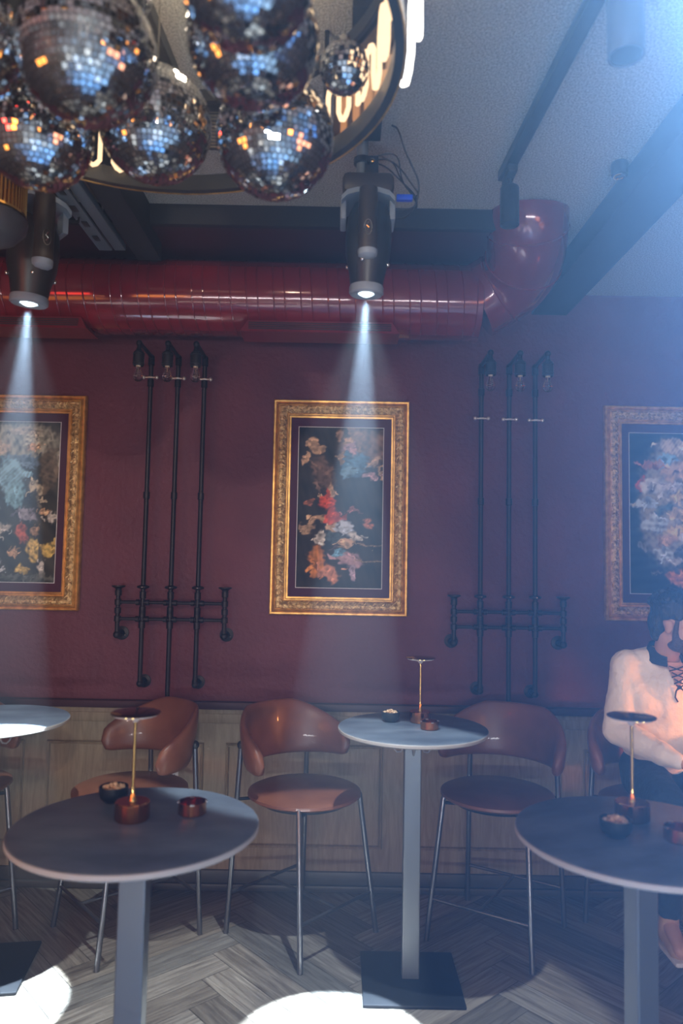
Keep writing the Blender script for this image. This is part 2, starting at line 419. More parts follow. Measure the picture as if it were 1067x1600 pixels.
ceil_bar('trim_6', (-0.915, 0.5, H - 0.08), (-0.915, 3.34, H - 0.08), 0.11, 0.16, M['dark_paint'], 'black painted beam beside the grey steel channel')
ceil_bar('trim_7', (1.22, 0.5, H - 0.06), (1.16, YW, H - 0.06), 0.20, 0.12, M['dark_paint'], 'dark ceiling beam running to the wall at right')
t = root('steel_channel', (-1.06, 2.55, 3.165)); tag(t, 'grey galvanised steel channel hung below ceiling above left stage light', 'channel')
MB().box((0.032, 0, 0), (0.05, 1.42, 0.03), bev=.003).build('rail', M['blue_gray_tray'], t)
MB().box((-0.034, 0, -0.01), (0.06, 1.42, 0.012), bev=.002).build('strap', M['blue_gray_tray'], t)
for k in range(9): MB().box((-0.034, -0.5 + k * 0.135, -0.0175), (0.024, 0.05, 0.003), bev=.001).build('slot', M['black'], t)
for y_ in (-.55, .45): MB().cyl((.032, y_, .014), (.032, y_, H - 3.165 - .001), .004).build('threaded_rod', M['steel'], t)

# ------------------------------------------------------------------ red spiral duct
yd = 3.52; dr = 0.178; pa = at(60, 467, yd); pb = at(742, 469, yd); zd = (pa.z + pb.z) / 2
duct = root('air_duct', (0, yd, zd)); tag(duct, 'glossy red spiral air duct running along the top of the wall', 'duct')
d = MB(); d.lathe([(dr, 0), (dr, pb.x - XL)], (XL, 0, 0), (1, 0, 0), 64); o = d.build('duct_pipe', M['duct'], duct)
sm = MB(); x = XL + 0.05; k = 0
while x < pb.x - 0.08:
    pts = [(x + 0.075 * (a / 48), (dr + .0012) * math.cos(2 * PI * a / 48), (dr + .0012) * math.sin(2 * PI * a / 48)) for a in range(49)]
    sm.tube(pts, 0.0035, 6, caps=False); x += 0.075 if k % 2 else 0.052; k += 1
sm.build('spiral_seam', M['duct'], duct)
MB().lathe([(dr, 0), (dr + .006, .004), (dr + .006, .03), (dr, .034)], (pb.x - 0.02, 0, 0), (1, 0, 0), 64).build('end_collar', M['duct'], duct)
# elbow: right, then towards the room and up through the ceiling
p0 = Vector((pb.x, 0, 0)); path = [p0]
e1 = [at(775, 455, 3.5), at(803, 436, 3.44), at(819, 408, 3.34), at(824, 380, 3.24), at(824, 350, 3.17)]
path += [Vector((p.x, p.y - yd, p.z - zd)) for p in e1] + [Vector((e1[-1].x, 3.16 - yd, H - zd + 0.02))]
el = MB()
pp = []
for i in range(len(path) - 1):
    for s_ in range(4): pp.append(path[i].lerp(path[i + 1], s_ / 4))
pp.append(path[-1])
for _ in range(3): pp = [pp[0]] + [(pp[i - 1] + pp[i] * 2 + pp[i + 1]) / 4 for i in range(1, len(pp) - 1)] + [pp[-1]]
el.tube(pp, dr, 48); el.build('elbow', M['duct'], duct)
gs = MB()
for i in (5, 12, 19):
    t_ = (pp[i + 1] - pp[i - 1]).normalized(); x_ = t_.cross(Vector((0, 0, 1))).normalized(); y_ = t_.cross(x_)
    gs.tube([pp[i] + (x_ * math.cos(2 * PI * a / 40) + y_ * math.sin(2 * PI * a / 40)) * (dr + .002) for a in range(40)], 0.004, 6, close=True)
gs.build('elbow_seam', M['duct'], duct)


def grille(x0, x1):
    yy, zz = -0.075, -dr + 0.002
    cx = (x0 + x1) / 2; wd = x1 - x0
    g_ = MB(); v = []
    for (xx, y_, z_) in ((x0, yy - .055, zz + .030), (x1, yy - .055, zz + .030), (x1 + .035, yy - .07, zz - .028), (x0 - .035, yy - .07, zz - .028)): v.append(g_.bm.verts.new((xx, y_, z_)))
    for (xx, y_, z_) in ((x0, yy + .09, zz + .030), (x1, yy + .09, zz + .030), (x1 + .035, yy + .10, zz - .028), (x0 - .035, yy + .10, zz - .028)): v.append(g_.bm.verts.new((xx, y_, z_)))
    for q in ((0, 1, 2, 3), (4, 5, 6, 7), (0, 1, 5, 4), (2, 3, 7, 6), (0, 3, 7, 4), (1, 2, 6, 5)): g_.bm.faces.new([v[i] for i in q])
    gr = g_.build('vent_grille', M['grille'], duct, smooth=False)
    s2 = MB()
    for k in range(4): s2.box((cx, yy - .064 - k * .0022, zz + .016 - k * .010), (wd - .01, 0.004, 0.004))
    s2.build('louvre', M['dark_paint'], gr, smooth=False)


ga = at(150, 505, yd); gb = at(383, 507, yd); gc = at(610, 508, yd)
grille(ga.x - 0.62, ga.x - 0.03); grille(gb.x + 0.03, gc.x)


# ------------------------------------------------------------------ industrial pipe lamps on the wall
def pipe_lamp(xs, z_top, z_clamp, z_bot, xg, zg, dxl, label, mirror):
    yp = YW - 0.10
    r = root('pipe_wall_lamp', (xs[1], YW, 0)); X0 = xs[1]
    tag(r, label, 'wall lamp', 'black iron pipe wall lamps')
    pr = 0.0125
    for i, x in enumerate(xs):
        x = x - X0; y = -0.10
        zb2 = z_bot[i]
        p = MB()
        arm = y - 0.25
        zt = z_top
        p.tube([(x, y, zb2), (x, y, zt - .02), (x, y - .006, zt - .005), (x, y - .02, zt)], pr, 12)
        p.tube([(x, y - .02, zt), (x, arm + .02, zt + 0.004), (x, arm, zt - .008), (x, arm, zt - .045)], pr * 0.86, 12)
        for zz in (zt - .03, zt - .15, 2.10, zg[0] - .04, zg[0] + .04, zg[1] + .03, zg[1] - .03):
            p.lathe([(pr, -.02), (pr + .005, -.018), (pr + .005, .018), (pr, .02)], (x, y, zz), None, 16)
        p.ball((x, y, zt - .004), pr * 1.35); p.ball((x, arm, zt), pr * 1.3)
        if zb2 > ZC + .06:  # turns back into the wall
            p.ball((x, y, zb2), pr * 1.45); p.tube([(x, y, zb2), (x, -.012, zb2)], pr, 12)
            p.lathe([(0, 0), (.036, 0), (.036, .008), (.020, .014), (.018, .03)], (x, -0.001, zb2), (0, -1, 0), 24)
        p.build('pipe', M['pipe'], r)
        # flange on the long pipe above the lattice
        fl = MB(); fl.lathe([(.016, -.012), (.033, -.006), (.033, .002), (.018, .008)], (x, y, zg[0] + .085), None, 20)
        fl.build('flange', M['pipe'], r)
        for a in range(3):
            MB().ball((x + .028 * math.cos(a * 2.1 + .6), y + .028 * math.sin(a * 2.1 + .6) - .006, zg[0] + .083), .005, 8, 6).build('screw', M['chrome'], r)
        sc = MB()
        # pipe clamp with bright screw heads
        zc = z_clamp + (x * -0.018)
        sc.tube([(x - .012, y - .016, zc), (x, y - .020, zc), (x + .012, y - .016, zc)], .006, 8)
        for s_ in (-1, 1):
            sc.cyl((x + s_ * .012, y - .012, zc), (x + s_ * .034, y - .012, zc), .005)
            sc.ball((x + s_ * .036, y - .014, zc), .0105, 10, 8)
        sc.build('clamp', M['bright_metal'], r)
        so = MB(); so.lathe([(0, .055), (.013, .055), (.016, .045), (.026, .038), (.028, .030), (.028, -.032), (.024, -.036), (.024, -.03), (0, -.028)], (x, arm, zt - .085), None, 24)
        for zz in (.028, -.02): so.lathe([(.028, -.003), (.0305, -.001), (.0305, .001), (.028, .003)], (x, arm, zt - .085 + zz), None, 24)
        so.build('socket', M['black'], r)
        bu = MB(); zc2 = zt - .122
        bu.lathe([(.012, 0), (.013, -.012), (.017, -.025), (.0235, -.043), (.0245, -.055), (.0215, -.068), (.013, -.077), (0, -.0795)], (x, arm, zc2), None, 24)
        bo = bu.build('bulb', M['glass'], r)
        fi = MB(); fi.cyl((x, arm, zc2 + .002), (x, arm, zc2 - .03), .0035, .0025)
        pts = [(x + .008 * math.cos(a * .9), arm + .008 * math.sin(a * .9), zc2 - .02 - .0011 * a) for a in range(34)]
        fi.tube(pts, .0009, 5); fi.cyl((x, arm, zc2 - .004), (x, arm, zc2 + .01), .0125, .0125)
        fi.build('filament', M['filament'], bo)
    # lattice
    la = MB(); y = -.10
    for z in zg:
        la.tube([(xg[0] - X0, y, z), (xg[1] - X0, y, z)], pr * .72, 12)
        for x in xs:
            for s_ in (-1, 1): la.lathe([(pr * .72, -.011), (pr + .003, -.009), (pr + .003, .009), (pr * .72, .011)], (x - X0 + s_ * .026, y, z), (1, 0, 0), 16)
    la.build('crossbar', M['pipe'], r)
    for x in xg:
        x -= X0; e = MB()
        zt = zg[0] + .085; zb3 = zg[1] - .085
        e.tube([(x, y, zt), (x, y, zb3)], pr * .95, 12); e.ball((x, y, zb3), pr * 1.6)
        e.tube([(x, y, zb3), (x, -.01, zb3)], pr, 12)
        e.lathe([(0, 0), (.038, 0), (.038, .008), (.020, .014), (.018, .03)], (x, -0.001, zb3), (0, -1, 0), 24)
        for zz in (zg[0], zg[1], zt - .035, (zg[0] + zg[1]) / 2): e.lathe([(pr, -.016), (pr + .0055, -.014), (pr + .0055, .014), (pr, .016)], (x, y, zz), None, 16)
        e.lathe([(.0, .004), (.036, .004), (.036, -.002), (.017, -.012), (.015, -.02)], (x, y, zt), None, 24)
        e.build('end_pipe', M['pipe'], r)
        MB().ball((x + .02, -.016, zb3 - .01), .0045, 8, 6).build('screw', M['chrome'], r)
    return r


yp = YW - 0.10
xsL = [at(228, 800, yp).x, at(271, 800, yp).x, at(313, 800, yp).x]
xsR = [at(751, 800, yp).x, at(795, 800, yp).x, at(836, 800, yp).x]
pipe_lamp(xsL, at(277, 558, yp).z, at(277, 592, yp).z, [at(220, 1068, yp).z, ZC + .045, at(303, 1070, yp).z],
          (at(184, 950, yp).x, at(351, 950, yp).x), (at(265, 942, yp).z, at(265, 968, yp).z), 0, 'black iron pipe wall lamp left of the centre painting, with three bulbs', 0)
pipe_lamp(xsR, at(795, 572, yp).z, at(795, 656, yp).z, [at(748, 1080, yp).z, ZC + .045, at(832, 1085, yp).z],
          (at(709, 970, yp).x, at(880, 970, yp).x), (at(795, 957, yp).z, at(795, 981, yp).z), 0, 'black iron pipe wall lamp right of the centre painting, with three bulbs', 1)


# ------------------------------------------------------------------ pictures
def paint_mesh(name, w, h, bgc, blobs, parent, seed):
    nx, ny = 110, 210
    u, v = np.meshgrid(np.linspace(0, 1, nx), np.linspace(0, 1, ny))
    rs = np.random.RandomState(seed)

    def nz(k, n=7):
        a = np.zeros_like(u)
        for i in range(n):
            fx, fy = rs.normal(0, k, 2); a += np.sin(2 * PI * (fx * u + fy * v * h / w) + rs.rand() * 6.28)
        return a / n ** 0.5
    wu, wv = nz(3) * .018 + nz(9) * .012, nz(3) * .010 + nz(9) * .008
    uu, vv = u + wu, v + wv
    c = np.zeros((ny, nx, 3)) + np.array(bgc)
    c *= (1 + .35 * nz(4))[..., None]
    full = []
    for bx in blobs:
        full.append(bx)
        x, y, rx, ry, an, cl, st_ = bx
        for k in range(7 if rx < .3 else 14):
            k1 = rs.uniform(.25, 1.7); m_ = min(rx, .2); m2 = min(ry, .2)
            full.append((x + rs.normal(0, rx * .6), y + rs.normal(0, ry * .6 * w / h), m_ * rs.uniform(.18, .5), m2 * rs.uniform(.12, .35), an + rs.normal(0, 40), tuple(q * k1 for q in cl), .85))
    for bx in full:
        x, y, rx, ry, an, cl, st_ = bx
        ca, sa = math.cos(math.radians(an)), math.sin(math.radians(an))
        dx, dy = (uu - x), (vv - (1 - y)) * h / w
        a = (dx * ca + dy * sa) / rx; b3 = (-dx * sa + dy * ca) / (ry)
        d2 = a * a + b3 * b3
        wgt = st_ / (1 + np.exp((np.sqrt(d2) - 1) * 16))
        sh = np.clip(1.25 + .5 * nz(8) - .35 * (a * .5 + .5 * -b3), .25, 1.7)
        c = c * (1 - wgt[..., None]) + (np.array(cl)[None, None] * sh[..., None]) * wgt[..., None]
    c = np.clip(c, 0.004, 1)
    bm = bmesh.new(); cl = bm.verts.layers.float_color.new('paint')
    vs_ = [[bm.verts.new(((i / (nx - 1) - .5) * w, 0, (j / (ny - 1) - .5) * h)) for i in range(nx)] for j in range(ny)]
    for j in range(ny):
        for i in range(nx): vs_[j][i][cl] = (*c[j, i], 1)
    for j in range(ny - 1):
        for i in range(nx - 1): bm.faces.new((vs_[j][i], vs_[j][i + 1], vs_[j + 1][i + 1], vs_[j + 1][i]))
    me = bpy.data.meshes.new(name); bm.to_mesh(me); bm.free(); me.materials.append(M['paint'])
    o = bpy.data.objects.new(name, me); C.collection.objects.link(o); o.parent = parent; return o


pm = mat('oil_print', rough=0.6, Specular_IOR_Level=0.15); M['paint'] = pm
a_ = N(pm, 'ShaderNodeAttribute'); a_.attribute_name = 'paint'; L(pm, a_.outputs['Color'], pm.node_tree.nodes['Principled BSDF'].inputs['Base Color'])


def picture(cx, cz, w, h, pw_, ph_, bgc, blobs, label, seed):
    r = root('framed_painting', (cx, YW, cz)); tag(r, label, 'painting', 'gilt framed paintings on the maroon wall')
    q8 = 0.84
    prof = [(0, 0), (0, .030), (.006, .036), (.016, .034), (.019, .028), (.026, .036), (.032, .040), (.038, .034)]
    prof2 = [(.038, .034), (.048, .040), (.065, .041), (.082, .034), (.092, .026)]
    prof3 = [(.092, .026), (.097, .032), (.103, .032), (.107, .022), (.118, .020), (.120, .012)]
    for nm, pr, mt in (('frame', prof, M['gilt']), ('carved_band', prof2, M['gilt_ornate']), ('inner_lip', prof3, M['gilt'])):
        mb = MB(); rings = []
        for sx, sz in ((-1, -1), (1, -1), (1, 1), (-1, 1)):
            rings.append([mb.bm.verts.new((sx * (w / 2 - a * q8), -hh - .004, sz * (h / 2 - a * q8))) for a, hh in pr])
        for i in range(4):
            a, b3 = rings[i], rings[(i + 1) % 4]
            for k in range(len(pr) - 1): mb.bm.faces.new((a[k], b3[k], b3[k + 1], a[k + 1]))
        if nm == 'carved_band':  # raised scrolling leaves along the band
            per = [(-1, -1, 1, 0, w), (1, -1, 0, 1, h), (1, 1, -1, 0, w), (-1, 1, 0, -1, h)]
            for sx, sz, dx, dz, ln in per:
                n = int((ln - .13) / .026)
                for k in range(n):
                    s_ = .065 + (k + .5) * (ln - .13) / n
                    x = sx * (w / 2) + dx * s_; z = sz * (h / 2) + dz * s_
                    x += -sx * .054 if dx == 0 else 0; z += -sz * .054 if dz == 0 else 0
                    an = math.atan2(dz, dx) + (0.8 if k % 2 else -0.8)
                    off = .010 * (1 if k % 2 else -1)
                    mb.ball((x + (off if dx == 0 else 0), -.044, z + (off if dz == 0 else 0)), (.015, .005, .006), 8, 6, Matrix.Rotation(-an, 3, 'Y'))
        mb.build(nm, mt, r, angle=25)
    iw, ih = w / 2 - .100, h / 2 - .100
    MB().box((0, -.010, 0), (iw * 2, .012, ih * 2)).build('mat_board', M['mat_board'], r, smooth=False)
    MB().box((0, -.0165, 0), (pw_ + .008, .002, ph_ + .008)).build('bevel', M['bevel'], r, smooth=False)
    o = paint_mesh('painting', pw_, ph_, bgc, blobs, r, seed); o.location = (0, -.0185, 0)
    return r


FL = (.50, .31, .17); RED = (.48, .06, .025); BLU = (.07, .15, .22); WHT = (.55, .50, .42); PNK = (.38, .22, .22); ORG = (.50, .18, .04); DK = (.02, .015, .012); TAN = (.32, .20, .11); GLD = (.6, .42, .12); SKY = (.25, .42, .48)
blC = [(.80, .12, .3, .2, 0, (.22, .13, .08), .8), (.30, .30, .22, .12, -60, (.14, .08, .05), .8), (.60, .09, .05, .055, 0, FL, 1), (.62, .15, .10, .08, -30, PNK, 1), (.67, .24, .16, .13, 30, BLU, 1), (.60, .28, .08, .08, 0, (.14, .24, .30), 1), (.18, .11, .05, .09, 20, FL, 1), (.26, .14, .06, .05, -30, TAN, 1), (.10, .20, .04, .08, -20, FL, .9),
       (.50, .19, .04, .07, 10, TAN, 1), (.88, .21, .04, .09, -40, FL, .9), (.97, .28, .03, .08, 20, TAN, .9), (.84, .30, .07, .03, 0, PNK, .8), (.40, .40, .05, .07, 0, FL, .9), (.27, .44, .04, .03, 0, FL, .9), (.34, .47, .10, .08, -20, RED, 1), (.42, .56, .09, .09, 20, RED, 1), (.22, .58, .09, .04, 20, FL, .9), (.12, .63, .08, .06, 0, TAN, 1), (.40, .63, .06, .055, 0, FL, 1), (.56, .62, .07, .10, 30, (.42, .45, .48), 1), (.70, .69, .10, .04, -20, WHT, .9),
       (.44, .69, .11, .06, 0, (.05, .06, .06), 1), (.28, .70, .05, .09, 0, WHT, .9), (.25, .84, .09, .16, 10, ORG, .95), (.38, .91, .12, .08, -20, (.5, .2, .10), .8), (.58, .72, .08, .04, 0, FL, .9), (.62, .82, .16, .08, -25, PNK, 1), (.66, .90, .05, .08, 0, (.4, .28, .32), 1), (.50, .78, .08, .03, 20, (.12, .25, .32), 1), (.90, .74, .16, .012, 0, TAN, .8), (.86, .83, .18, .012, 0, TAN, .8), (.84, .60, .06, .04, 0, (.4, .14, .07), .8), (.66, .53, .08, .03, 0, (.35, .12, .10), .6), (.12, .47, .05, .03, 0, (.3, .1, .05), .7)]
blL = [(.5, .12, .5, .2, 0, (.34, .32, .24), .9), (.25, .18, .18, .08, 20, (.5, .38, .26), .9), (.60, .06, .2, .05, 0, (.45, .38, .28), .8), (.55, .24, .22, .08, 0, (.12, .16, .2), .9), (.9, .3, .12, .25, 0, (.12, .09, .06), .9), (.45, .34, .14, .2, 0, SKY, .95), (.5, .46, .12, .16, 0, (.2, .36, .40), .9), (.16, .30, .14, .08, 30, FL, .8), (.70, .16, .08, .04, 20, FL, .9), (.08, .42, .10, .07, 0, (.55, .50, .22), .9), (.2, .55, .10, .09, 0, WHT, .7), (.75, .44, .09, .12, 20, (.5, .42, .28), .9), (.72, .47, .07, .07, 0, DK, .9), (.66, .58, .12, .07, -30, (.3, .26, .28), .9),
       (.05, .60, .12, .1, 0, FL, .8), (.85, .56, .05, .04, 0, FL, .9), (.93, .60, .06, .05, 0, WHT, .8), (.35, .68, .14, .06, 30, WHT, .8), (.12, .85, .16, .12, -30, (.62, .62, .62), .95), (.30, .92, .12, .03, 0, (.5, .5, .48), .9), (.60, .70, .06, .12, 0, (.45, .10, .06), .95), (.75, .68, .05, .05, 0, (.3, .18, .1), .9), (.74, .80, .07, .14, 15, GLD, .95), (.93, .80, .07, .09, 0, GLD, .9), (.62, .92, .08, .05, 0, GLD, .9), (.85, .92, .04, .09, 0, WHT, .8), (.52, .82, .06, .05, 0, FL, .8), (.5, .97, .6, .04, 0, (.10, .10, .08), .8)]
blR = [(.5, .45, .38, .72, 0, (.30, .26, .18), .9), (.62, .08, .28, .1, 0, (.55, .46, .32), .9), (.45, .18, .14, .1, 0, SKY, .9), (.55, .24, .16, .1, 20, (.5, .34, .2), .9), (.28, .20, .12, .06, 0, (.4, .16, .10), .8), (.14, .32, .05, .07, 0, RED, .9), (.28, .33, .14, .10, 20, (.55, .52, .42), .95), (.5, .33, .12, .05, 0, WHT, .8), (.66, .40, .2, .05, 0, (.6, .45, .22), .9), (.18, .44, .14, .06, 0, (.42, .46, .42), .9), (.42, .48, .12, .06, 0, (.07, .11, .1), .8), (.6, .5, .16, .07, 0, (.5, .36, .18), .9), (.30, .57, .16, .09, 0, (.45, .48, .42), .9), (.56, .62, .18, .08, 10, (.6, .44, .2), .9), (.7, .66, .12, .07, 0, WHT, .9), (.44, .66, .12, .06, 0, FL, .8),
       (.40, .75, .12, .09, 0, (.45, .48, .42), .9), (.62, .76, .10, .10, 0, (.08, .07, .05), .8), (.52, .80, .10, .05, 0, WHT, .6), (.78, .80, .13, .09, 0, (.55, .26, .08), .95), (.6, .9, .16, .08, 0, (.55, .20, .07), .95), (.8, .92, .13, .07, 0, (.45, .14, .05), .9), (.7, .14, .05, .05, 0, (.1, .1, .08), .8), (.3, .88, .08, .02, 0, (.2, .12, .08), .6)]
tl = at(428, 624, YW - .03); br = at(636, 963, YW - .03)
cW = at(641, 700, YW - .03).x - at(426, 700, YW - .03).x; cH = tl.z - br.z - .0
cW = at(638, 800, YW - .03).x - at(424, 800, YW - .03).x
PC = ((at(638, 800, YW - .03).x + at(424, 800, YW - .03).x) / 2, (at(533, 626, YW - .03).z + at(530, 962, YW - .03).z) / 2)
cH = at(533, 626, YW - .03).z - at(530, 962, YW - .03).z
pW = at(596, 800, YW).x - at(464, 800, YW).x; pH = at(533, 668, YW).z - at(530, 917, YW).z
picture(PC[0], PC[1], cW, cH, pW, pH, (.028, .020, .015), blC, 'gilt framed dark painting with red and blue robed figures, centre of wall', 3)
picture(at(128.5, 790, YW - .03).x - cW / 2, PC[1], cW, cH, pW, pH, (.05, .045, .035), blL, 'gilt framed painting with arched top and pale blue sky, cut by left frame edge', 5)
picture(at(945, 800, YW - .03).x + cW / 2, PC[1], cW, cH, pW, pH, (.018, .022, .022), blR, 'gilt framed painting of a swirling cream cloud of figures, behind the seated man', 8)


# ------------------------------------------------------------------ tables
def make_table(loc, rz, label, pw_=0.073, pd=0.05):
    r = root('bar_table', loc, rz); tag(r, label, 'table', 'round bar tables')
    D = 0.645 / 2
    MB().lathe([(0, 1.05), (D - .004, 1.05), (D - .001, 1.048)], seg=96).lathe([(D - .012, 1.030), (0, 1.030)], seg=96).build('tabletop', M['stone'], r)
    MB().lathe([(D - .003, 1.0495), (D, 1.046), (D, 1.036), (D - .006, 1.031), (D - .02, 1.030)], seg=96).build('table_edge', M['stone_edge'], r)
    MB().box((0, 0, .522), (pw_, pd, 1.012), bev=.004).build('post', M['post'], r, smooth=False)
    MB().box((0, 0, 1.022), (.26, .26, .014), bev=.003).build('mounting_plate', M['plate'], r)
    MB().box((0, 0, .007), (.41, .41, .014), bev=.004).build('base_plate', M['plate'], r)
    for k in range(4):
        a = k * PI / 2; ca, sa = math.cos(a), math.sin(a)
        off = (pw_ if k % 2 == 0 else pd) / 2
        pts = [(ca * (off + d_), sa * (off + d_), z) for d_, z in ((.002, .998), (.004, .962), (.014, .946), (.030, .944), (.042, .956), (.048, .972))]
        MB().tube(pts, .004, 8).box((ca * (off + .002), sa * (off + .002), .985), (.018 if k % 2 else .004, .004 if k % 2 else .018, .03)).build('bag_hook', M['steel'], r)
    return r


T = {}
T['mid'] = (0.325, 3.235); T['fl'] = (-0.528, 2.008); T['fr'] = (0.805, 2.0); T['bl'] = (-1.50, 3.245)
tm = make_table((*T['mid'], 0), 0.0, 'round bar table with pale steel post standing in the middle between two stools')
for key, rz, lab in (('fl', -0.05, 'round bar table nearest at front left with a dark grey post'), ('fr', 0.42, 'round bar table at front right, in front of the seated man'), ('bl', 0.15, 'round bar table at the left edge with a glaring light patch')):
    c = copy_tree(tm); c.location = (*T[key], 0); c.rotation_euler.z = rz; c['label'] = lab


# ------------------------------------------------------------------ stools
def make_stool():
    r = root('bar_stool', (0, 0, 0))
    tag(r, 'x', 'stool', 'cognac leather bar stools')
    # seat, front is +y
    MB().lathe([(0, .628), (.20, .628), (.255, .636), (.272, .648), (.270, .660), (.25, .669), (.12, .674), (0, .675)], seg=64).build('seat', M['leather'], r)
    MB().lathe([(0, .612), (.21, .612), (.22, .628), (0, .628)], seg=40).build('seat_pan', M['plate'], r)
    # curved backrest shell, thick padded, rounded wings
    b_ = MB(); n = 44; k_ = 18; rings = []; A = math.radians(96)
    for i in range(n + 1):
        s_ = i / n * 2 - 1
        an = -PI / 2 + s_ * A
        e = max(0.0, (abs(s_) - .30) / .70); ee = e ** 1.25
        cap = math.sqrt(max(0.0, 1 - max(0.0, (abs(s_) - .86) / .14) ** 2)) if abs(s_) < 1 else 0.0
        cap = max(cap, .02)
        zc = .908 - .080 * ee
        hh = (.135 - .082 * ee) * (0.45 + .55 * cap if cap > .02 else .02)
        th = (.019 + .012 * e) * max(cap, .05)
        rad = .292 + .0 * e
        ring = []
        for k in range(k_):
            t = 2 * PI * k / k_
            cx, cz = math.cos(t), math.sin(t)
            sx = math.copysign(abs(cx) ** .8, cx); sz = math.copysign(abs(cz) ** .7, cz)
            rr = rad + sx * th + .020 * (sz * hh / .14)  # leans outward at the top
            ring.append(b_.bm.verts.new((rr * math.cos(an), rr * math.sin(an) * .95, zc + sz * hh)))
        rings.append(ring)
    for a, c2 in zip(rings, rings[1:]):
        for k in range(k_): b_.bm.faces.new((a[k], a[(k + 1) % k_], c2[(k + 1) % k_], c2[k]))
    b_.bm.faces.new(rings[0][::-1]); b_.bm.faces.new(rings[-1])
    b_.build('backrest', M['leather'], r, angle=70)
    for s_ in (-1, 1):
        MB().tube([(s_ * .252, .248, 0), (s_ * .205, .172, .635), (s_ * .200, .166, .650)], .0125, 14).build('leg', M['leg'], r)
        MB().tube([(s_ * .252, -.252, 0), (s_ * .232, -.222, .63), (s_ * .224, -.212, .86)], .0125, 14).build('leg', M['leg'], r)
        # seat brackets and backrest knobs
        MB().tube([(s_ * .205, .172, .618), (0, .10, .618)], .008, 8).tube([(s_ * .232, -.222, .618), (0, -.10, .618)], .008, 8).build('seat_bracket', M['plate'], r)
        MB().ball((s_ * .222, -.212, .872), .021).build('knob', M['black'], r)
    zf = .185
    f1 = MB().tube([(-.238, .226, zf), (.238, .226, zf)], .008, 10); f1.build('footrest', M['leg'], r)
    MB().tube([(-.244, -.243, zf), (.244, -.243, zf)], .008, 10).build('stretcher', M['leg'], r)
    MB().tube([(0, .226, zf), (0, -.243, zf)], .008, 10).build('stretcher', M['leg'], r)
    return r


stool = make_stool()
# centre, facing direction
SP = [((-.153, 3.62), (.353, -.323), 'cognac leather bar stool in the centre, left of the middle table'),
      ((.777, 3.645), (-.26, -.415), 'cognac leather bar stool just right of the middle table'),
      ((-.985, 3.61), (-.36, -.316), 'cognac leather bar stool behind the front left table'),
      ((1.52, 3.55), (.05, -.5), 'cognac leather bar stool carrying the seated man'),
      ((-1.855, 3.63), (.3, -.35), 'cognac leather bar stool cut off by the left edge of frame')]
for i, (c, d_, lab) in enumerate(SP):
    o = stool if i == 0 else copy_tree(stool)
    o.location = (c[0], c[1], 0); o.rotation_euler.z = math.atan2(d_[1], d_[0]) - PI / 2; o['label'] = lab


# ------------------------------------------------------------------ table-top things
def make_lamp():
    r = root('table_lamp'); tag(r, 'x', 'table lamp', 'brass table lamps')
    MB().lathe([(0, 0), (.043, 0), (.046, .004), (.046, .046), (.043, .049), (0, .049)], seg=80, flute=20, fl=.012).build('base', M['copper'], r)
    MB().lathe([(0, .048), (.012, .049), (.009, .056), (.0055, .07), (.0045, .09), (.0045, .283), (0, .283)], seg=20).build('stem', M['gold'], r)
    MB().lathe([(0, .292), (.062, .286), (.067, .284), (.066, .281), (.058, .280)], seg=64).build('lamp_shade', M['bronze'], r)
    MB().lathe([(.062, .281), (.058, .276), (.030, .272), (.012, .266), (.006, .258), (0, .258)], seg=48).build('diffuser', M['diffuser'], r)
    l_ = MB()
    for k in range(2): l_.ball(((k - .5) * .018, -.061, .2815), .0028, 8, 6)
    l_.build('led', M['led'], r)
    return r


def make_bowl():
    r = root('snack_bowl'); tag(r, 'x', 'bowl', 'black bowls of nuts')
    MB().lathe([(0, 0), (.024, 0), (.026, .003), (.038, .014), (.041, .028), (.041, .044), (.0385, .044), (.038, .03), (.030, .012), (0, .010)], seg=40).build('bowl', M['ceramic'], r)
    return r


def make_tray():
    r = root('ashtray'); tag(r, 'x', 'ashtray', 'copper ashtrays')
    MB().lathe([(0, 0), (.036, 0), (.039, .003), (.039, .034), (.0365, .034), (.036, .008), (0, .008)], seg=48).build('cup', M['copper'], r)
    m_ = MB()
    for a in (0.2, 1.77, 3.34, 4.9): m_.box((.0378 * math.cos(a), .0378 * math.sin(a), .033), (.006, .011, .004), Matrix.Rotation(a, 3, 'Z'))
    m_.build('notch', M['steel'], r)
    return r


nb = MB(); rr = random.Random(2)
for k in range(60):
    a, q_ = rr.random() * 6.28, math.sqrt(rr.random()) * .029
    nb.ball((q_ * math.cos(a), q_ * math.sin(a), .032 + .014 * (1 - q_ / .032) + rr.random() * .008), (.0072, .0045, .0045), 8, 6, Matrix.Rotation(rr.random() * 3, 3, 'Z') @ Matrix.Rotation(rr.random(), 3, 'X'))
nuts = nb.build('snack_nuts', M['nut']); tag(nuts, 'x', 'nuts', 'nuts in the bowls', 'stuff')
lamp, bowl, tray = make_lamp(), make_bowl(), make_tray()
used = set()


def put(o, p, lab):
    c = o if o.name not in used else copy_tree(o)
    used.add(o.name); c.location = p; c['label'] = lab; return c


def on_table(px, py):  # point on the plane of the table tops seen at this pixel
    d = _f + _r * ((px - 533.5) / FPX) + _u * ((800 - py) / FPX)
    p = EYE + d * ((1.0505 - 1.75) / d.z); return (p.x, p.y, 1.0505)


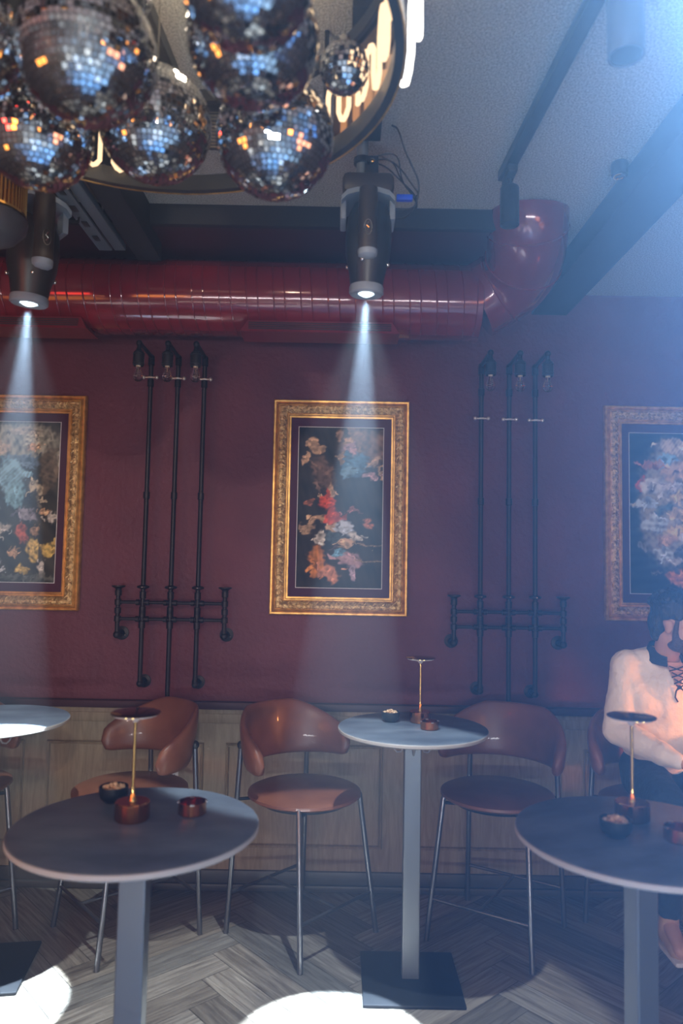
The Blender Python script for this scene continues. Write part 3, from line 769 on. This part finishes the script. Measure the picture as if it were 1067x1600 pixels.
put(lamp, on_table(656, 1128), 'brass disc table lamp on the middle bar table')
put(lamp, on_table(206, 1280), 'brass disc table lamp on the front left bar table')
put(lamp, on_table(988, 1280), 'brass disc table lamp with dark disc on the front right bar table')
put(lamp, (-1.605, 3.15, 1.0505), 'brass disc table lamp at the left edge, on the glaring table')
for (px, py, w_) in ((610, 1127, 'middle'), (177, 1252, 'front left'), (962, 1306, 'front right')):
    p = on_table(px, py); put(bowl, p, 'black ceramic snack bowl on the %s bar table' % w_); put(nuts, p, 'pale nuts heaped in the bowl on the %s table' % w_)
put(tray, on_table(671, 1139), 'copper ashtray on the middle bar table')
put(tray, on_table(300, 1271), 'copper ashtray on the front left bar table')
put(tray, on_table(1062, 1313), 'copper ashtray at the right edge on the front right table')

# wall outlet behind the left stool
p = at(264, 1210, YW - .03)
r = root('power_outlet', (p.x, YW - .024, p.z)); tag(r, 'white double power outlet on the wainscot behind the left stool', 'outlet')
MB().box((0, -.004, 0), (.10, .008, .072), bev=.003).build('cover_plate', M['white'], r)
for s_ in (-1, 1):
    k_ = MB().lathe([(0, .001), (.019, .001), (.019, .004), (0, .004)], (s_ * .023, -.008, 0), (0, -1, 0), 24); so = k_.build('socket', M['white'], r)
    MB().lathe([(0, 0), (.003, 0), (.003, .001), (0, .001)], (s_ * .023 - .008, -.0125, 0), (0, -1, 0), 12).lathe([(0, 0), (.003, 0), (.003, .001), (0, .001)], (s_ * .023 + .008, -.0125, 0), (0, -1, 0), 12).build('pin_hole', M['black'], so)


# ------------------------------------------------------------------ stage lights (moving heads)
def moving_head(lens, target, yaw, label, ceil_x, s=1.0):
    top = Vector((lens.x, lens.y + .01, lens.z + .40 * s))
    r = root('stage_light', (top.x, top.y, top.z), yaw); tag(r, label, 'stage light', 'moving head stage lights')
    inv = Matrix.Rotation(-yaw, 3, 'Z')
    # base housing with flared grey edge
    b_ = MB()
    b_.box((0, 0, -.01), (.185 * s, .15 * s, .075 * s), bev=.02)
    b_.build('base', M['brown_black'], r)
    e = MB()
    pts = [(-.095, -.072), (-.075, -.050), (-.04, -.040), (0, -.038), (.04, -.040), (.075, -.050), (.095, -.072)]
    v = []
    for x, z in pts: v.append((e.bm.verts.new((x * s, -.085 * s, z * s)), e.bm.verts.new((x * s, -.085 * s, (z - .018) * s)), e.bm.verts.new((x * s, .085 * s, z * s)), e.bm.verts.new((x * s, .085 * s, (z - .018) * s))))
    for a, c2 in zip(v, v[1:]):
        for q in ((0, 1), (1, 3), (3, 2), (2, 0)): e.bm.faces.new((a[q[0]], a[q[1]], c2[q[1]], c2[q[0]]))
    e.bm.faces.new((v[0][0], v[0][1], v[0][3], v[0][2])); e.bm.faces.new((v[-1][0], v[-1][1], v[-1][3], v[-1][2]))
    e.box((-.088 * s, 0, -.105 * s), (.022 * s, .11 * s, .075 * s), bev=.006); e.box((.088 * s, 0, -.105 * s), (.022 * s, .11 * s, .075 * s), bev=.006)
    e.build('yoke_edge', M['grey_edge'], r)
    for sy in (-1, 1):
        a = MB(); a.lathe([(0, -.275 * s), (.035 * s, -.275 * s), (.035 * s, -.10 * s), (.032 * s, -.05 * s), (0, -.045 * s)], (0, sy * .093 * s, 0), None, 24)
        arm = a.build('yoke_arm', M['brown_black'], r)
        c2 = MB(); c2.lathe([(0, -.305 * s), (.022 * s, -.302 * s), (.033 * s, -.294 * s), (.035 * s, -.284 * s), (.035 * s, -.2755 * s), (0, -.2755 * s)], (0, sy * .093 * s, 0), None, 24); c2.build('arm_cap', M['grey_edge'], arm)
        g_ = MB(); n_pts = [(.013 * math.cos(a2) * s, sy * .093 * s + sy * .0335 * s, (-.205 + .027 * math.sin(a2)) * s) for a2 in [2 * PI * k / 24 for k in range(24)]]
        g_.tube(n_pts, .002, 6, close=True)
        g_.tube([(-.004 * s, sy * .127 * s, -.22 * s), (.004 * s, sy * .127 * s, -.208 * s), (-.004 * s, sy * .127 * s, -.200 * s), (.003 * s, sy * .127 * s, -.188 * s)], .003, 6)
        g_.build('emblem', M['chrome'], arm)
    # head barrel, aimed
    ax = inv @ (lens - target).normalized()
    c0 = inv @ (lens - top)
    hd = MB(); hd.lathe([(0, .0), (.050 * s, .0), (.058 * s, .004), (.066 * s, .06), (.080 * s, .12), (.084 * s, .19), (.078 * s, .26), (.060 * s, .30), (0, .31)], c0 + ax * .014, ax, 40)
    h = hd.build('lamp_head', M['black'], r)
    rg = MB(); rg.lathe([(.028 * s, .016), (.030 * s, -.002), (.056 * s, -.006), (.062 * s, .0), (.062 * s, .02), (.058 * s, .03)], c0, ax, 40); rg.build('lens_ring', M['grey_edge'], h)
    le = MB(); le.lathe([(0, -.012), (.012 * s, -.010), (.022 * s, -.005), (.029 * s, .003)], c0, ax, 32); le.build('lens', M['lens'], h)
    for a2 in (0.9, 2.4, 4.2, 5.6):
        pass
    perp = ax.orthogonal().normalized()
    for a2 in range(4):
        dr_ = Matrix.Rotation(a2 * PI / 2 + .5, 3, ax) @ perp
        MB().ball(c0 + ax * .10 + dr_ * .0755 * s, (.008, .008, .008), 10, 8).build('screw', M['chrome'], h)
    # ceiling pole and clamp
    po = MB(); hc = H - top.z
    po.tube([(-.022, .0, .03), (-.022, .0, hc - .001)], .021, 16); po.build('hanging_pole', M['blue_gray_tray'], r)
    cl = MB(); cl.box((.012, 0, .065), (.05, .06, .09), bev=.006); cl.tube([(.0, -.05, .08), (.0, .05, .08)], .009, 10); cl.lathe([(.022, -.012), (.031, -.010), (.031, .010), (.022, .012)], (-.022, 0, .10)); cl.build('clamp', M['black'], r)
    MB().ball((.012, -.036, .085), (.012, .006, .009), 12, 8).build('bolt', M['gold'], r)
    pl = MB().box((.135 * s, 0, -.035), (.06, .022, .022), bev=.004); pl.build('plug', M['blue_plug'], r)
    cb = MB()
    for k in range(3):
        cb.tube(soft([(.02, .0, .10 + .01 * k), (.07 + .02 * k, -.02, .07 + .03 * k), (.12, .0, .03), (.17, .01 + .01 * k, -.01), (.185, 0, -.05 - .01 * k), (.165, 0, -.075), (.10, 0, -.078 - .006 * k)]), .0028, 6)
    cb.tube(soft([(.05, .0, .12), (.11, .0, .09), (.16, 0, .02), (.19, .0, -.02), (.17, .0, -.03)]), .003, 6)
    cb.build('cable', M['black'], r)
    return r


moving_head(LENS_R, TGT_R, 0.0, 'black moving head stage light hanging right, shining a beam past the centre painting', 0)
moving_head(LENS_L, TGT_L, 0.75, 'black moving head stage light hanging at far left, beam over left painting', 0, 1.15)
# long cable dropping from ceiling beside the right stage light
pts = [at(612, 172, 2.5), at(622, 200, 2.5), at(632, 235, 2.52), at(645, 262, 2.55), at(655, 285, 2.57), at(654, 305, 2.59), at(645, 330, 2.6), at(630, 342, 2.6), at(615, 340, 2.6)]
pts[0].z = H - .003
sp = soft(pts, 3)
o = MB().tube(sp, .0032, 8).build('power_cable', M['black']); tag(o, 'thin black cable looping down beside the right stage light', 'cable')
# ceiling rail behind the right stage light
ceil_bar('lighting_rail', (0.06, 1.9, H - .02), (0.06, 2.54, H - .02), .11, .04, M['dark_paint'], 'short black mounting rail on ceiling above the right stage light', kind='thing', cat='rail')

# track and cylinder spots at right
xt = at(860, 130, 2.25).x
ceil_bar('lighting_track', (at(925, 0, 1.93).x + .02, 1.3, H - .02), (at(790, 262, 2.76).x, 2.8, H - .02), .045, .04, M['black'], 'black ceiling lighting track in the blue haze, carrying two spotlights', kind='thing', cat='lighting track')
def cyl_spot(p, rd, ln, label, drop):
    r = root('track_spotlight', (p.x, p.y, p.z)); tag(r, label, 'spotlight', 'cylinder track spotlights')
    MB().lathe([(0, ln), (rd * .9, ln), (rd, ln - .006), (rd, 0), (rd * .86, 0), (rd * .8, .03), (0, .035)], seg=40).build('lamp_body', M['tube_grey'] if rd > .04 else M['black'], r)
    MB().cyl((0, 0, ln - .001), (0, 0, drop), .009).box((0, 0, drop - .015), (.036, .12, .03), bev=.004).build('track_arm', M['black'], r)
    MB().lathe([(0, .012), (rd * .8, .012), (rd * .84, .004), (0, .004)], seg=32).build('glass_lens', M['black'], r)
    return r


ps = at(796, 352, 2.72); cyl_spot(ps, .036, .15, 'small black cylinder spotlight at the far end of the track', H - .041 - ps.z)
ps = at(978, 88, 1.72); cyl_spot(ps, .044, .19, 'large grey cylinder spotlight nearest at top right, in the blue haze', H - .041 - ps.z)
ps = at(968, 266, 2.72); r = root('ceiling_sensor', (ps.x, ps.y, H)); tag(r, 'small round ceiling sensor beside the dark beam at right', 'sensor')
MB().lathe([(0, 0), (.03, 0), (.034, -.012), (.030, -.05), (0, -.05)], seg=24).build('housing', M['black'], r)
MB().lathe([(.018, -.051), (.024, -.053), (.024, -.056), (.018, -.056)], seg=24).build('ring', M['chrome'], r)
# square air grille in the ceiling
pv = at(325, 205, 2.6); r = root('ceiling_vent', (-0.50, 2.50, H)); tag(r, 'small beige louvred vent in the grey ceiling behind the mirror balls', 'vent')
MB().box((0, 0, -.005), (.17, .34, .010), bev=.003).build('vent_frame', M['grout'], r)
v_ = MB()
for k in range(14): v_.box((0, -.14 + k * .0215, -.012), (.14, .007, .006))
v_.build('louvre', mat('beige_louvre', (.30, .27, .18), .5), r)

# ------------------------------------------------------------------ mirror-ball chandelier ring
RC = Vector((-.506, 1.61)); RR = .63; RZ = 2.90
ch = root('ring_chandelier', (RC.x, RC.y, RZ)); tag(ch, 'large black ring chandelier with glowing tube loops around the mirror balls', 'chandelier')


def ring_band(r_in, r_out, z0, z1, seg=128):
    return MB().lathe([(r_in, z0), (r_out, z0), (r_out, z1), (r_in, z1), (r_in, z0)], seg=seg)


ring_band(RR - .022, RR, 0, .05).build('lower_ring', M['black'], ch, angle=30)
ring_band(RR - .001, RR + .003, -.002, .004).build('edge_strip', M['gilt'], ch, angle=30)
ring_band(RR - .02, RR, .29, .33).build('upper_ring', M['black'], ch, angle=30)


def arc_band(rad, z0, z1, a0, a1, th=.004, n=40):
    m_ = MB(); rows = []
    for i in range(n + 1):
        a = math.radians(a0 + (a1 - a0) * i / n); c_, s_ = math.cos(a), math.sin(a)
        rows.append([m_.bm.verts.new((q[0] * c_, q[0] * s_, q[1])) for q in ((rad, z0), (rad, z1), (rad + th, z1), (rad + th, z0))])
    for a, c2 in zip(rows, rows[1:]):
        for k in range(4): m_.bm.faces.new((a[k], a[(k + 1) % 4], c2[(k + 1) % 4], c2[k]))
    m_.bm.faces.new(rows[0]); m_.bm.faces.new(rows[-1][::-1]); return m_


arc_band(RR - .008, .05, .29, -62, 42).build('mirror_panel', M['bronze'], ch)


def serpentine(rad, a0, a1, step, z0, z1, r_=.007, wob=0.0, seed=1):
    """tube bent up and down round the ring with rounded turns"""
    q = random.Random(seed); out = []; n = int(abs(a1 - a0) / step); pts = []
    for i in range(n):
        aa = math.radians(a0 + (a1 - a0) * i / n); ab = math.radians(a0 + (a1 - a0) * (i + 1) / n)
        lo, hi = z0 + q.random() * wob, z1 - q.random() * wob
        up = [lo, hi] if i % 2 == 0 else [hi, lo]
        for z in (up[0], up[0] * .5 + up[1] * .5, up[1]): pts.append((rad * math.cos(aa), rad * math.sin(aa), z))
        mid = (aa + ab) / 2; sg = 1 if i % 2 == 0 else -1; bulge = rad * abs(ab - aa) * .5
        for t in (.25, .5, .75):
            an = aa + (ab - aa) * t; pts.append((rad * math.cos(an), rad * math.sin(an), up[1] + sg * bulge * math.sin(PI * t)))
    return MB().tube(pts, r_, 10)


serpentine(RR - .035, -20, 46, 4.6, .055, .20, wob=.05, seed=4).build('tube_light', M['neon'], ch)
serpentine(RR - .035, 103, 122, 3.8, .055, .17, wob=.0, seed=3).build('tube_light', M['neon'], ch)
serpentine(RR - .035, 128, 150, 4, .055, .15, wob=.02, seed=3).build('tube_light', M['neon'], ch)
serpentine(RR + .03, -50, 16, 7.5, .05, .24, r_=.009, wob=.07, seed=6).build('tube_light', M['neon_hot'], ch)
fr = MB()
for (a, b3) in (((-.1, -.62, .345), (-.04, .62, .345)), ((-.62, -.1, .345), (.62, -.1, .345))):
    a, b3 = Vector(a), Vector(b3); dd = b3 - a
    fr.box((a + b3) / 2, (.045, dd.length, .04), Matrix.Rotation(math.atan2(-dd.x, dd.y), 3, 'Z'))
for k in range(4):
    a = math.radians(45 + 90 * k); fr.cyl(((RR - .01) * math.cos(a), (RR - .01) * math.sin(a), .02), ((RR - .01) * math.cos(a), (RR - .01) * math.sin(a), H - RZ - .001), .007)
fr.cyl((-.05, 0, .34), (-.05, 0, H - RZ - .001), .03)
fr.build('hanging_frame', M['black'], ch)
o = MB().box((at(300, 147, 2.40).x + .04, 2.36, H - .02), (.16, .05, .04), bev=.003).build('ceiling_bracket', M['black']); tag(o, 'short black bracket on the ceiling behind the mirror balls', 'bracket')


def disco(p, rd, label, seed, tile=.0125):
    r = root('mirror_ball', p); tag(r, label, 'mirror ball', 'mirror balls hung inside the ring chandelier')
    q = random.Random(seed); core = MB(); core.ball((0, 0, 0), rd - .0022, 48, 28); core.build('core', M['grout'], r)
    mb = MB(); nr = max(8, int(PI * rd / tile)); g = .09
    for j in range(nr):
        t0, t1 = PI * (j + g) / nr, PI * (j + 1 - g) / nr; tm_ = (t0 + t1) / 2
        ns = max(4, int(2 * PI * rd * math.sin(tm_) / tile)); ph = q.random()
        for k in range(ns):
            a0, a1 = 2 * PI * (k + g + ph) / ns, 2 * PI * (k + 1 - g + ph) / ns
            vs_ = []
            ctr = Vector((math.sin(tm_) * math.cos((a0 + a1) / 2), math.sin(tm_) * math.sin((a0 + a1) / 2), math.cos(tm_))) * rd
            tilt = Vector((q.gauss(0, .05), q.gauss(0, .05), q.gauss(0, .05)))
            for t, a in ((t0, a0), (t1, a0), (t1, a1), (t0, a1)):
                v = Vector((math.sin(t) * math.cos(a), math.sin(t) * math.sin(a), math.cos(t))) * rd
                nrm = ctr.normalized(); v = v - nrm * (v - ctr).dot(nrm)  # flat tile
                v = v + nrm * tilt.dot(v - ctr)
                vs_.append(mb.bm.verts.new(v))
            mb.bm.faces.new(vs_)
    mb.build('mirror_tiles', M['mirror'], r, smooth=False)
    MB().lathe([(0, rd + .02), (.012, rd + .02), (.016, rd - .004), (0, rd - .004)], seg=20).build('cap', M['chrome'], r)
    MB().cyl((0, 0, rd + .018), (0, 0, H - p[2] - .001), .0018, seg=8).build('hanging_wire', M['chrome'], r)
    return r


balls = [((430, 216), 89, 1.66, 'mirror ball lowest at right of the cluster, touching the ring edge'), ((243, 196), 84, 1.78, 'mirror ball hanging low in the middle of the cluster'), ((60, 212), 80, 1.68, 'mirror ball lowest at left above the left stage light'),
         ((137, 84), 104, 1.38, 'large mirror ball second from the left in the upper row'), ((396, 62), 100, 1.36, 'large mirror ball above the lowest right one'), ((385, -40), 106, 1.12, 'large mirror ball cut by the top edge of frame'),
         ((538, 107), 38, 1.78, 'smallest mirror ball beside the glowing tubes at right'), ((-38, 70), 78, 1.42, 'mirror ball cut by the left edge of frame'), ((150, -50), 90, 1.55, 'mirror ball behind the large upper left one')]
for i, ((px, py), rp_, Y, lab) in enumerate(balls):
    p = at(px, py, Y); dist = (p - EYE).length
    disc = rp_ / FPX * (p - EYE).dot(_f) * 1.03
    disco(tuple(p), disc, lab, i + 1)

# gold drum pendant at the far left
pp_ = at(-25, 335, 2.35)
r = root('pendant_lamp', (pp_.x, pp_.y, pp_.z)); tag(r, 'ribbed gold drum pendant lamp cut off at the left edge', 'pendant lamp')
g_ = MB()
for k in range(60):
    a = 2 * PI * k / 60; g_.tube([(.125 * math.cos(a), .125 * math.sin(a), .0), (.125 * math.cos(a), .125 * math.sin(a), .16)], .0035, 6)
g_.lathe([(.121, 0), (.13, 0), (.13, .008), (.121, .008), (.121, 0)], seg=60).lathe([(.121, .155), (.13, .155), (.13, .165), (.121, .165), (.121, .155)], seg=60)
g_.build('drum', M['gold'], r)
MB().lathe([(.124, 0), (.135, -.01), (.13, -.04), (.10, -.075), (.05, -.09), (0, -.093)], seg=60, flute=30, fl=.01).build('glass_bowl', M['grout'], r)
MB().cyl((0, 0, .1), (0, 0, H - pp_.z - .001), .006).lathe([(0, .14), (.122, .15), (.122, .156), (0, .156)], seg=40).build('hanging_rod', M['black'], r)


# ------------------------------------------------------------------ the seated man
per = root('person', (1.50, 3.44, 0)); tag(per, 'bearded man with black hair and cream knit sweater seated at right edge, looking away', 'person')


def remesh(o, vox, sm=4, fac=.6):
    m_ = o.modifiers.new('r', 'REMESH'); m_.mode = 'VOXEL'; m_.voxel_size = vox; m_.use_smooth_shade = True
    s_ = o.modifiers.new('s', 'SMOOTH'); s_.iterations = sm; s_.factor = fac
    return o


HC = Vector((-.002, -.15, 1.505))
HM = Matrix.Translation(HC) @ Matrix.Rotation(math.radians(52), 4, 'Z') @ Matrix.Rotation(math.radians(12), 4, 'X')


def hp(x, y, z): return HM @ Vector((x, y, z))


HR3 = HM.to_3x3()
sh_r, el_r, wr_r = Vector((-.185, .0, 1.305)), Vector((-.235, -.06, 1.02)), Vector((-.09, -.335, .955))
sh_l, el_l, wr_l = Vector((.185, .0, 1.305)), Vector((.25, -.10, 1.03)), Vector((.10, -.36, .95))
bd = MB()
# head: face towards local -y
bd.ball(hp(0, .012, .035), (.076, .095, .092), 24, 18, HR3)
bd.ball(hp(0, -.032, -.03), (.060, .062, .075), 20, 14, HR3)
bd.ball(hp(0, -.056, -.088), (.034, .032, .026), 16, 10, HR3)
bd.ball(hp(0, -.020, -.070), (.052, .055, .040), 16, 10, HR3)
bd.capsule(hp(0, -.092, .012), hp(0, -.108, -.022), .009, .014)
bd.ball(hp(0, -.090, -.052), (.024, .012, .010), 12, 8, HR3)
bd.ball(hp(0, -.080, .030), (.052, .016, .012), 14, 8, HR3)
for s_ in (-1, 1):
    bd.ball(hp(s_ * .042, -.062, -.018), (.020, .018, .016), 12, 8, HR3)
    bd.ball(hp(s_ * .084, .012, -.010), (.010, .018, .031), 14, 10, HR3)
    bd.ball(hp(s_ * .090, .016, .004), (.008, .019, .018), 14, 10, HR3)
bd.capsule(hp(0, .022, -.05), (.0, -.03, 1.34), .054, .060); bd.capsule((.0, -.03, 1.36), (0, 0, 1.28), .060, .085)
bd.capsule((0, 0, 1.22), (0, .02, .86), .125, .12); bd.capsule((-.13, 0, 1.28), (.13, 0, 1.28), .06, .06)
for sh, el_, wr in ((sh_r, el_r, wr_r), (sh_l, el_l, wr_l)):
    bd.capsule(sh, el_, .048, .038); bd.capsule(el_, wr, .038, .025)
for s_ in (-1, 1):
    bd.capsule((s_ * .09, .02, .80), (s_ * .15, -.40, .80), .078, .055); bd.capsule((s_ * .15, -.40, .80), (s_ * .12, -.30, .32), .05, .035)
    bd.capsule((s_ * .12, -.30, .30), (s_ * .13, -.42, .245), .032, .028)


def hand(mb, wr, fwd, up, side):
    fwd, up = fwd.normalized(), up.normalized(); sd = fwd.cross(up).normalized() * side; up = sd.cross(fwd) * side * 1.0
    if up.z < 0: up = -up
    palm = wr + fwd * .055
    mb.capsule(wr, wr + fwd * .03, .024, .026)
    for k in range(4):
        o_ = (k - 1.5) * .0185
        mb.capsule(wr + fwd * .02 + sd * o_ * .7, wr + fwd * .085 + sd * o_, .0135, .0115)
        ln = (.062, .075, .080, .070)[k] if side > 0 else (.070, .080, .075, .062)[k]
        a = wr + fwd * .092 + sd * o_
        b1 = a + (fwd * .86 - up * .30) * ln * .45
        b2 = b1 + (fwd * .55 - up * .75) * ln * .32
        b4 = b2 + (fwd * .15 - up * .95) * ln * .26
        mb.capsule(a, b1, .0098, .0090, 12); mb.capsule(b1, b2, .0090, .0082, 12); mb.capsule(b2, b4, .0082, .0072, 12)
    th = wr + fwd * .03 + sd * .026
    t1 = th + (fwd * .6 + sd * .75 - up * .2).normalized() * .035; t2 = t1 + (fwd * .95 + sd * .2 - up * .3).normalized() * .03
    mb.capsule(th, t1, .0135, .0115, 12); mb.capsule(t1, t2, .0115, .009, 12)


hand(bd, wr_r + Vector((.012, -.012, .0)), Vector((.85, -.42, -.20)), Vector((0, -.3, 1)), 1)
hand(bd, wr_l + Vector((-.010, -.012, 0)), Vector((-.8, -.5, -.2)), Vector((0, -.3, 1)), -1)
remesh(bd.build('body', M['skin'], per), .0052, 3, .5)
# sweater
sw = MB()
sw.capsule((0, .005, 1.20), (0, .03, .92), .150, .160, 24); sw.ball((0, .0, 1.20), (.185, .125, .13), 24, 16); sw.ball((0, .02, .93), (.18, .15, .10), 24, 16)
sw.capsule((-.15, .0, 1.30), (.15, .0, 1.30), .068, .068, 20); sw.capsule((-.17, -.01, 1.24), (-.10, -.03, 1.14), .075, .10, 20); sw.capsule((.17, -.01, 1.24), (.10, -.03, 1.14), .075, .10, 20); sw.capsule((-.07, -.01, 1.325), (.07, -.01, 1.325), .066, .066); sw.capsule((-.05, .01, 1.345), (-.17, .0, 1.305), .056, .058); sw.capsule((.05, .01, 1.345), (.17, .0, 1.305), .056, .058)
sw.capsule(Vector(sh_r) + Vector((.01, 0, 0)), el_r, .072, .064, 20); sw.capsule(el_r, el_r.lerp(wr_r, .8), .066, .050, 20); sw.capsule(el_r.lerp(wr_r, .8), wr_r, .046, .036, 20)
sw.capsule(Vector(sh_l) - Vector((.01, 0, 0)), el_l, .072, .064, 20); sw.capsule(el_l, el_l.lerp(wr_l, .8), .066, .050, 20); sw.capsule(el_l.lerp(wr_l, .8), wr_l, .046, .036, 20)
so_ = sw.build('sweater', M['knit'], per); remesh(so_, .009, 6, .6)
tx = bpy.data.textures.new('folds', 'CLOUDS'); tx.noise_scale = .11
dm = so_.modifiers.new('d', 'DISPLACE'); dm.texture = tx; dm.strength = .022; dm.mid_level = .5
# collar: folded band around the neck, open at the front
co = MB(); n = 28; rows = []
cc = Vector((.0, -.035, 1.372))
for i in range(n + 1):
    a = math.radians(-68 + (316) * i / n); rr_ = 1.0
    dx, dy = math.cos(a), math.sin(a)
    zz = .018 * dy
    rows.append([co.bm.verts.new(cc + Vector((dx * q, dy * q, zz + z))) for q, z in ((.066, .022), (.076, .030), (.100, -.030), (.094, -.040), (.072, .008))])
for a, c2 in zip(rows, rows[1:]):
    for k in range(5): co.bm.faces.new((a[k], a[(k + 1) % 5], c2[(k + 1) % 5], c2[k]))
co.bm.faces.new(rows[0]); co.bm.faces.new(rows[-1][::-1])
c_o = co.build('collar', M['collar'], per, angle=80)
# placket and laces
pk = MB()
v = [pk.bm.verts.new(p) for p in ((-.034, -.118, 1.335), (.044, -.118, 1.335), (.012, -.150, 1.235), (-.006, -.150, 1.235))]
pk.bm.faces.new(v); r_ = bmesh.ops.extrude_face_region(pk.bm, geom=pk.bm.faces[:]); bmesh.ops.translate(pk.bm, vec=(0, .01, 0), verts=[q for q in r_['geom'] if isinstance(q, bmesh.types.BMVert)])
pk.build('placket', M['skin'], per)
lc = MB()
for k in range(4):
    z = 1.32 - k * .026; w_ = .030 - k * .006; y = -.128 - k * .010
    lc.tube([(-w_, y, z), (0, y - .006, z - .012), (w_ + .005, y, z - .022)], .003, 6); lc.tube([(w_ + .005, y, z), (0, y - .008, z - .012), (-w_, y, z - .022)], .003, 6)
lc.tube([(0, -.160, 1.24), (-.018, -.165, 1.215), (-.022, -.166, 1.19), (-.010, -.166, 1.17)], .0032, 6); lc.tube([(0, -.160, 1.24), (.018, -.165, 1.215), (.020, -.166, 1.185), (.030, -.166, 1.16)], .0032, 6)
lc.build('laces', M['collar'], per)
# trousers
tr = MB(); tr.capsule((-.05, .03, .82), (.05, .03, .82), .14, .14, 24)
for s_ in (-1, 1):
    tr.capsule((s_ * .09, .02, .80), (s_ * .16, -.40, .80), .100, .076, 20); tr.capsule((s_ * .16, -.40, .80), (s_ * .12, -.30, .36), .074, .052, 20)
to = tr.build('trousers', M['denim'], per); remesh(to, .011, 5, .6)
dm = to.modifiers.new('d', 'DISPLACE'); dm.texture = tx; dm.strength = .02; dm.mid_level = .5
for s_ in (-1, 1):
    sh = MB(); sh.capsule((s_ * .12, -.27, .255), (s_ * .13, -.40, .235), .042, .036, 16); sh.capsule((s_ * .12, -.29, .27), (s_ * .12, -.30, .31), .042, .040, 16)
    x = sh.build('shoe', M['shoe'], per); remesh(x, .007, 4)
    MB().box((s_ * .125, -.335, .205), (.075, .235, .022), bev=.010).build('sole', M['sole'], x)
# hair: cap over skull, back and sides down to the collar line
hr = MB()
hr.ball(hp(0, .026, .060), (.085, .100, .086), 24, 18, HR3); hr.ball(hp(0, .066, .0), (.070, .060, .080), 20, 14, HR3)
hr.ball(hp(0, .072, -.050), (.052, .034, .046), 16, 12, HR3); hr.ball(hp(0, -.035, .098), (.062, .058, .038), 16, 12, HR3)
for s_ in (-1, 1): hr.ball(hp(s_ * .066, -.010, .046), (.016, .026, .026), 14, 10, HR3)
q = random.Random(4)
for k in range(90):
    a = q.uniform(0, 6.28); b3 = q.uniform(.12, 1.45)
    x, y, z = .086 * math.cos(a) * math.cos(b3), .026 + .100 * math.sin(a) * math.cos(b3), .052 + .094 * math.sin(b3)
    if y < -.045 and z < .075: continue
    hr.capsule(hp(x * .97, y, z * .98), hp(x * 1.04, y + .018, z * 1.03 + .002), .010, .006, 8)
ho = hr.build('hair', M['hair'], per); remesh(ho, .0055, 1, .5)
be = MB()
be.ball(hp(0, -.062, -.094), (.040, .034, .031), 16, 12, HR3); be.ball(hp(0, -.024, -.080), (.0545, .058, .038), 18, 12, HR3)
for s_ in (-1, 1):
    be.capsule(hp(s_ * .067, -.012, .030), hp(s_ * .062, -.014, -.03), .0105, .012); be.capsule(hp(s_ * .062, -.014, -.03), hp(s_ * .047, -.024, -.078), .013, .019)
    be.capsule(hp(s_ * .050, -.022, -.060), hp(s_ * .032, -.056, -.070), .019, .021); be.capsule(hp(s_ * .030, -.088, -.050), hp(s_ * .026, -.078, -.078), .008, .012)
be.capsule(hp(-.024, -.096, -.045), hp(.024, -.096, -.045), .0065, .0065)
bo_ = be.build('beard', M['beard'], per); remesh(bo_, .005, 2, .5)
for s_ in (-1, 1):
    MB().ball(hp(s_ * .030, -.078, .008), .0115, 14, 10).build('eye', M['eye'], per)
    MB().ball(hp(s_ * .030, -.079, .0105), (.0145, .0120, .0095), 14, 10, HR3).build('eyelid', M['skin'], per)
    MB().ball(hp(s_ * .031, -.0885, .0035), (.0045, .002, .0035), 10, 8, HR3).build('iris', M['hair'], per)
    MB().tube([hp(s_ * .014, -.100, .024), hp(s_ * .030, -.100, .030), hp(s_ * .048, -.084, .024)], .004, 6).build('eyebrow', M['hair'], per)
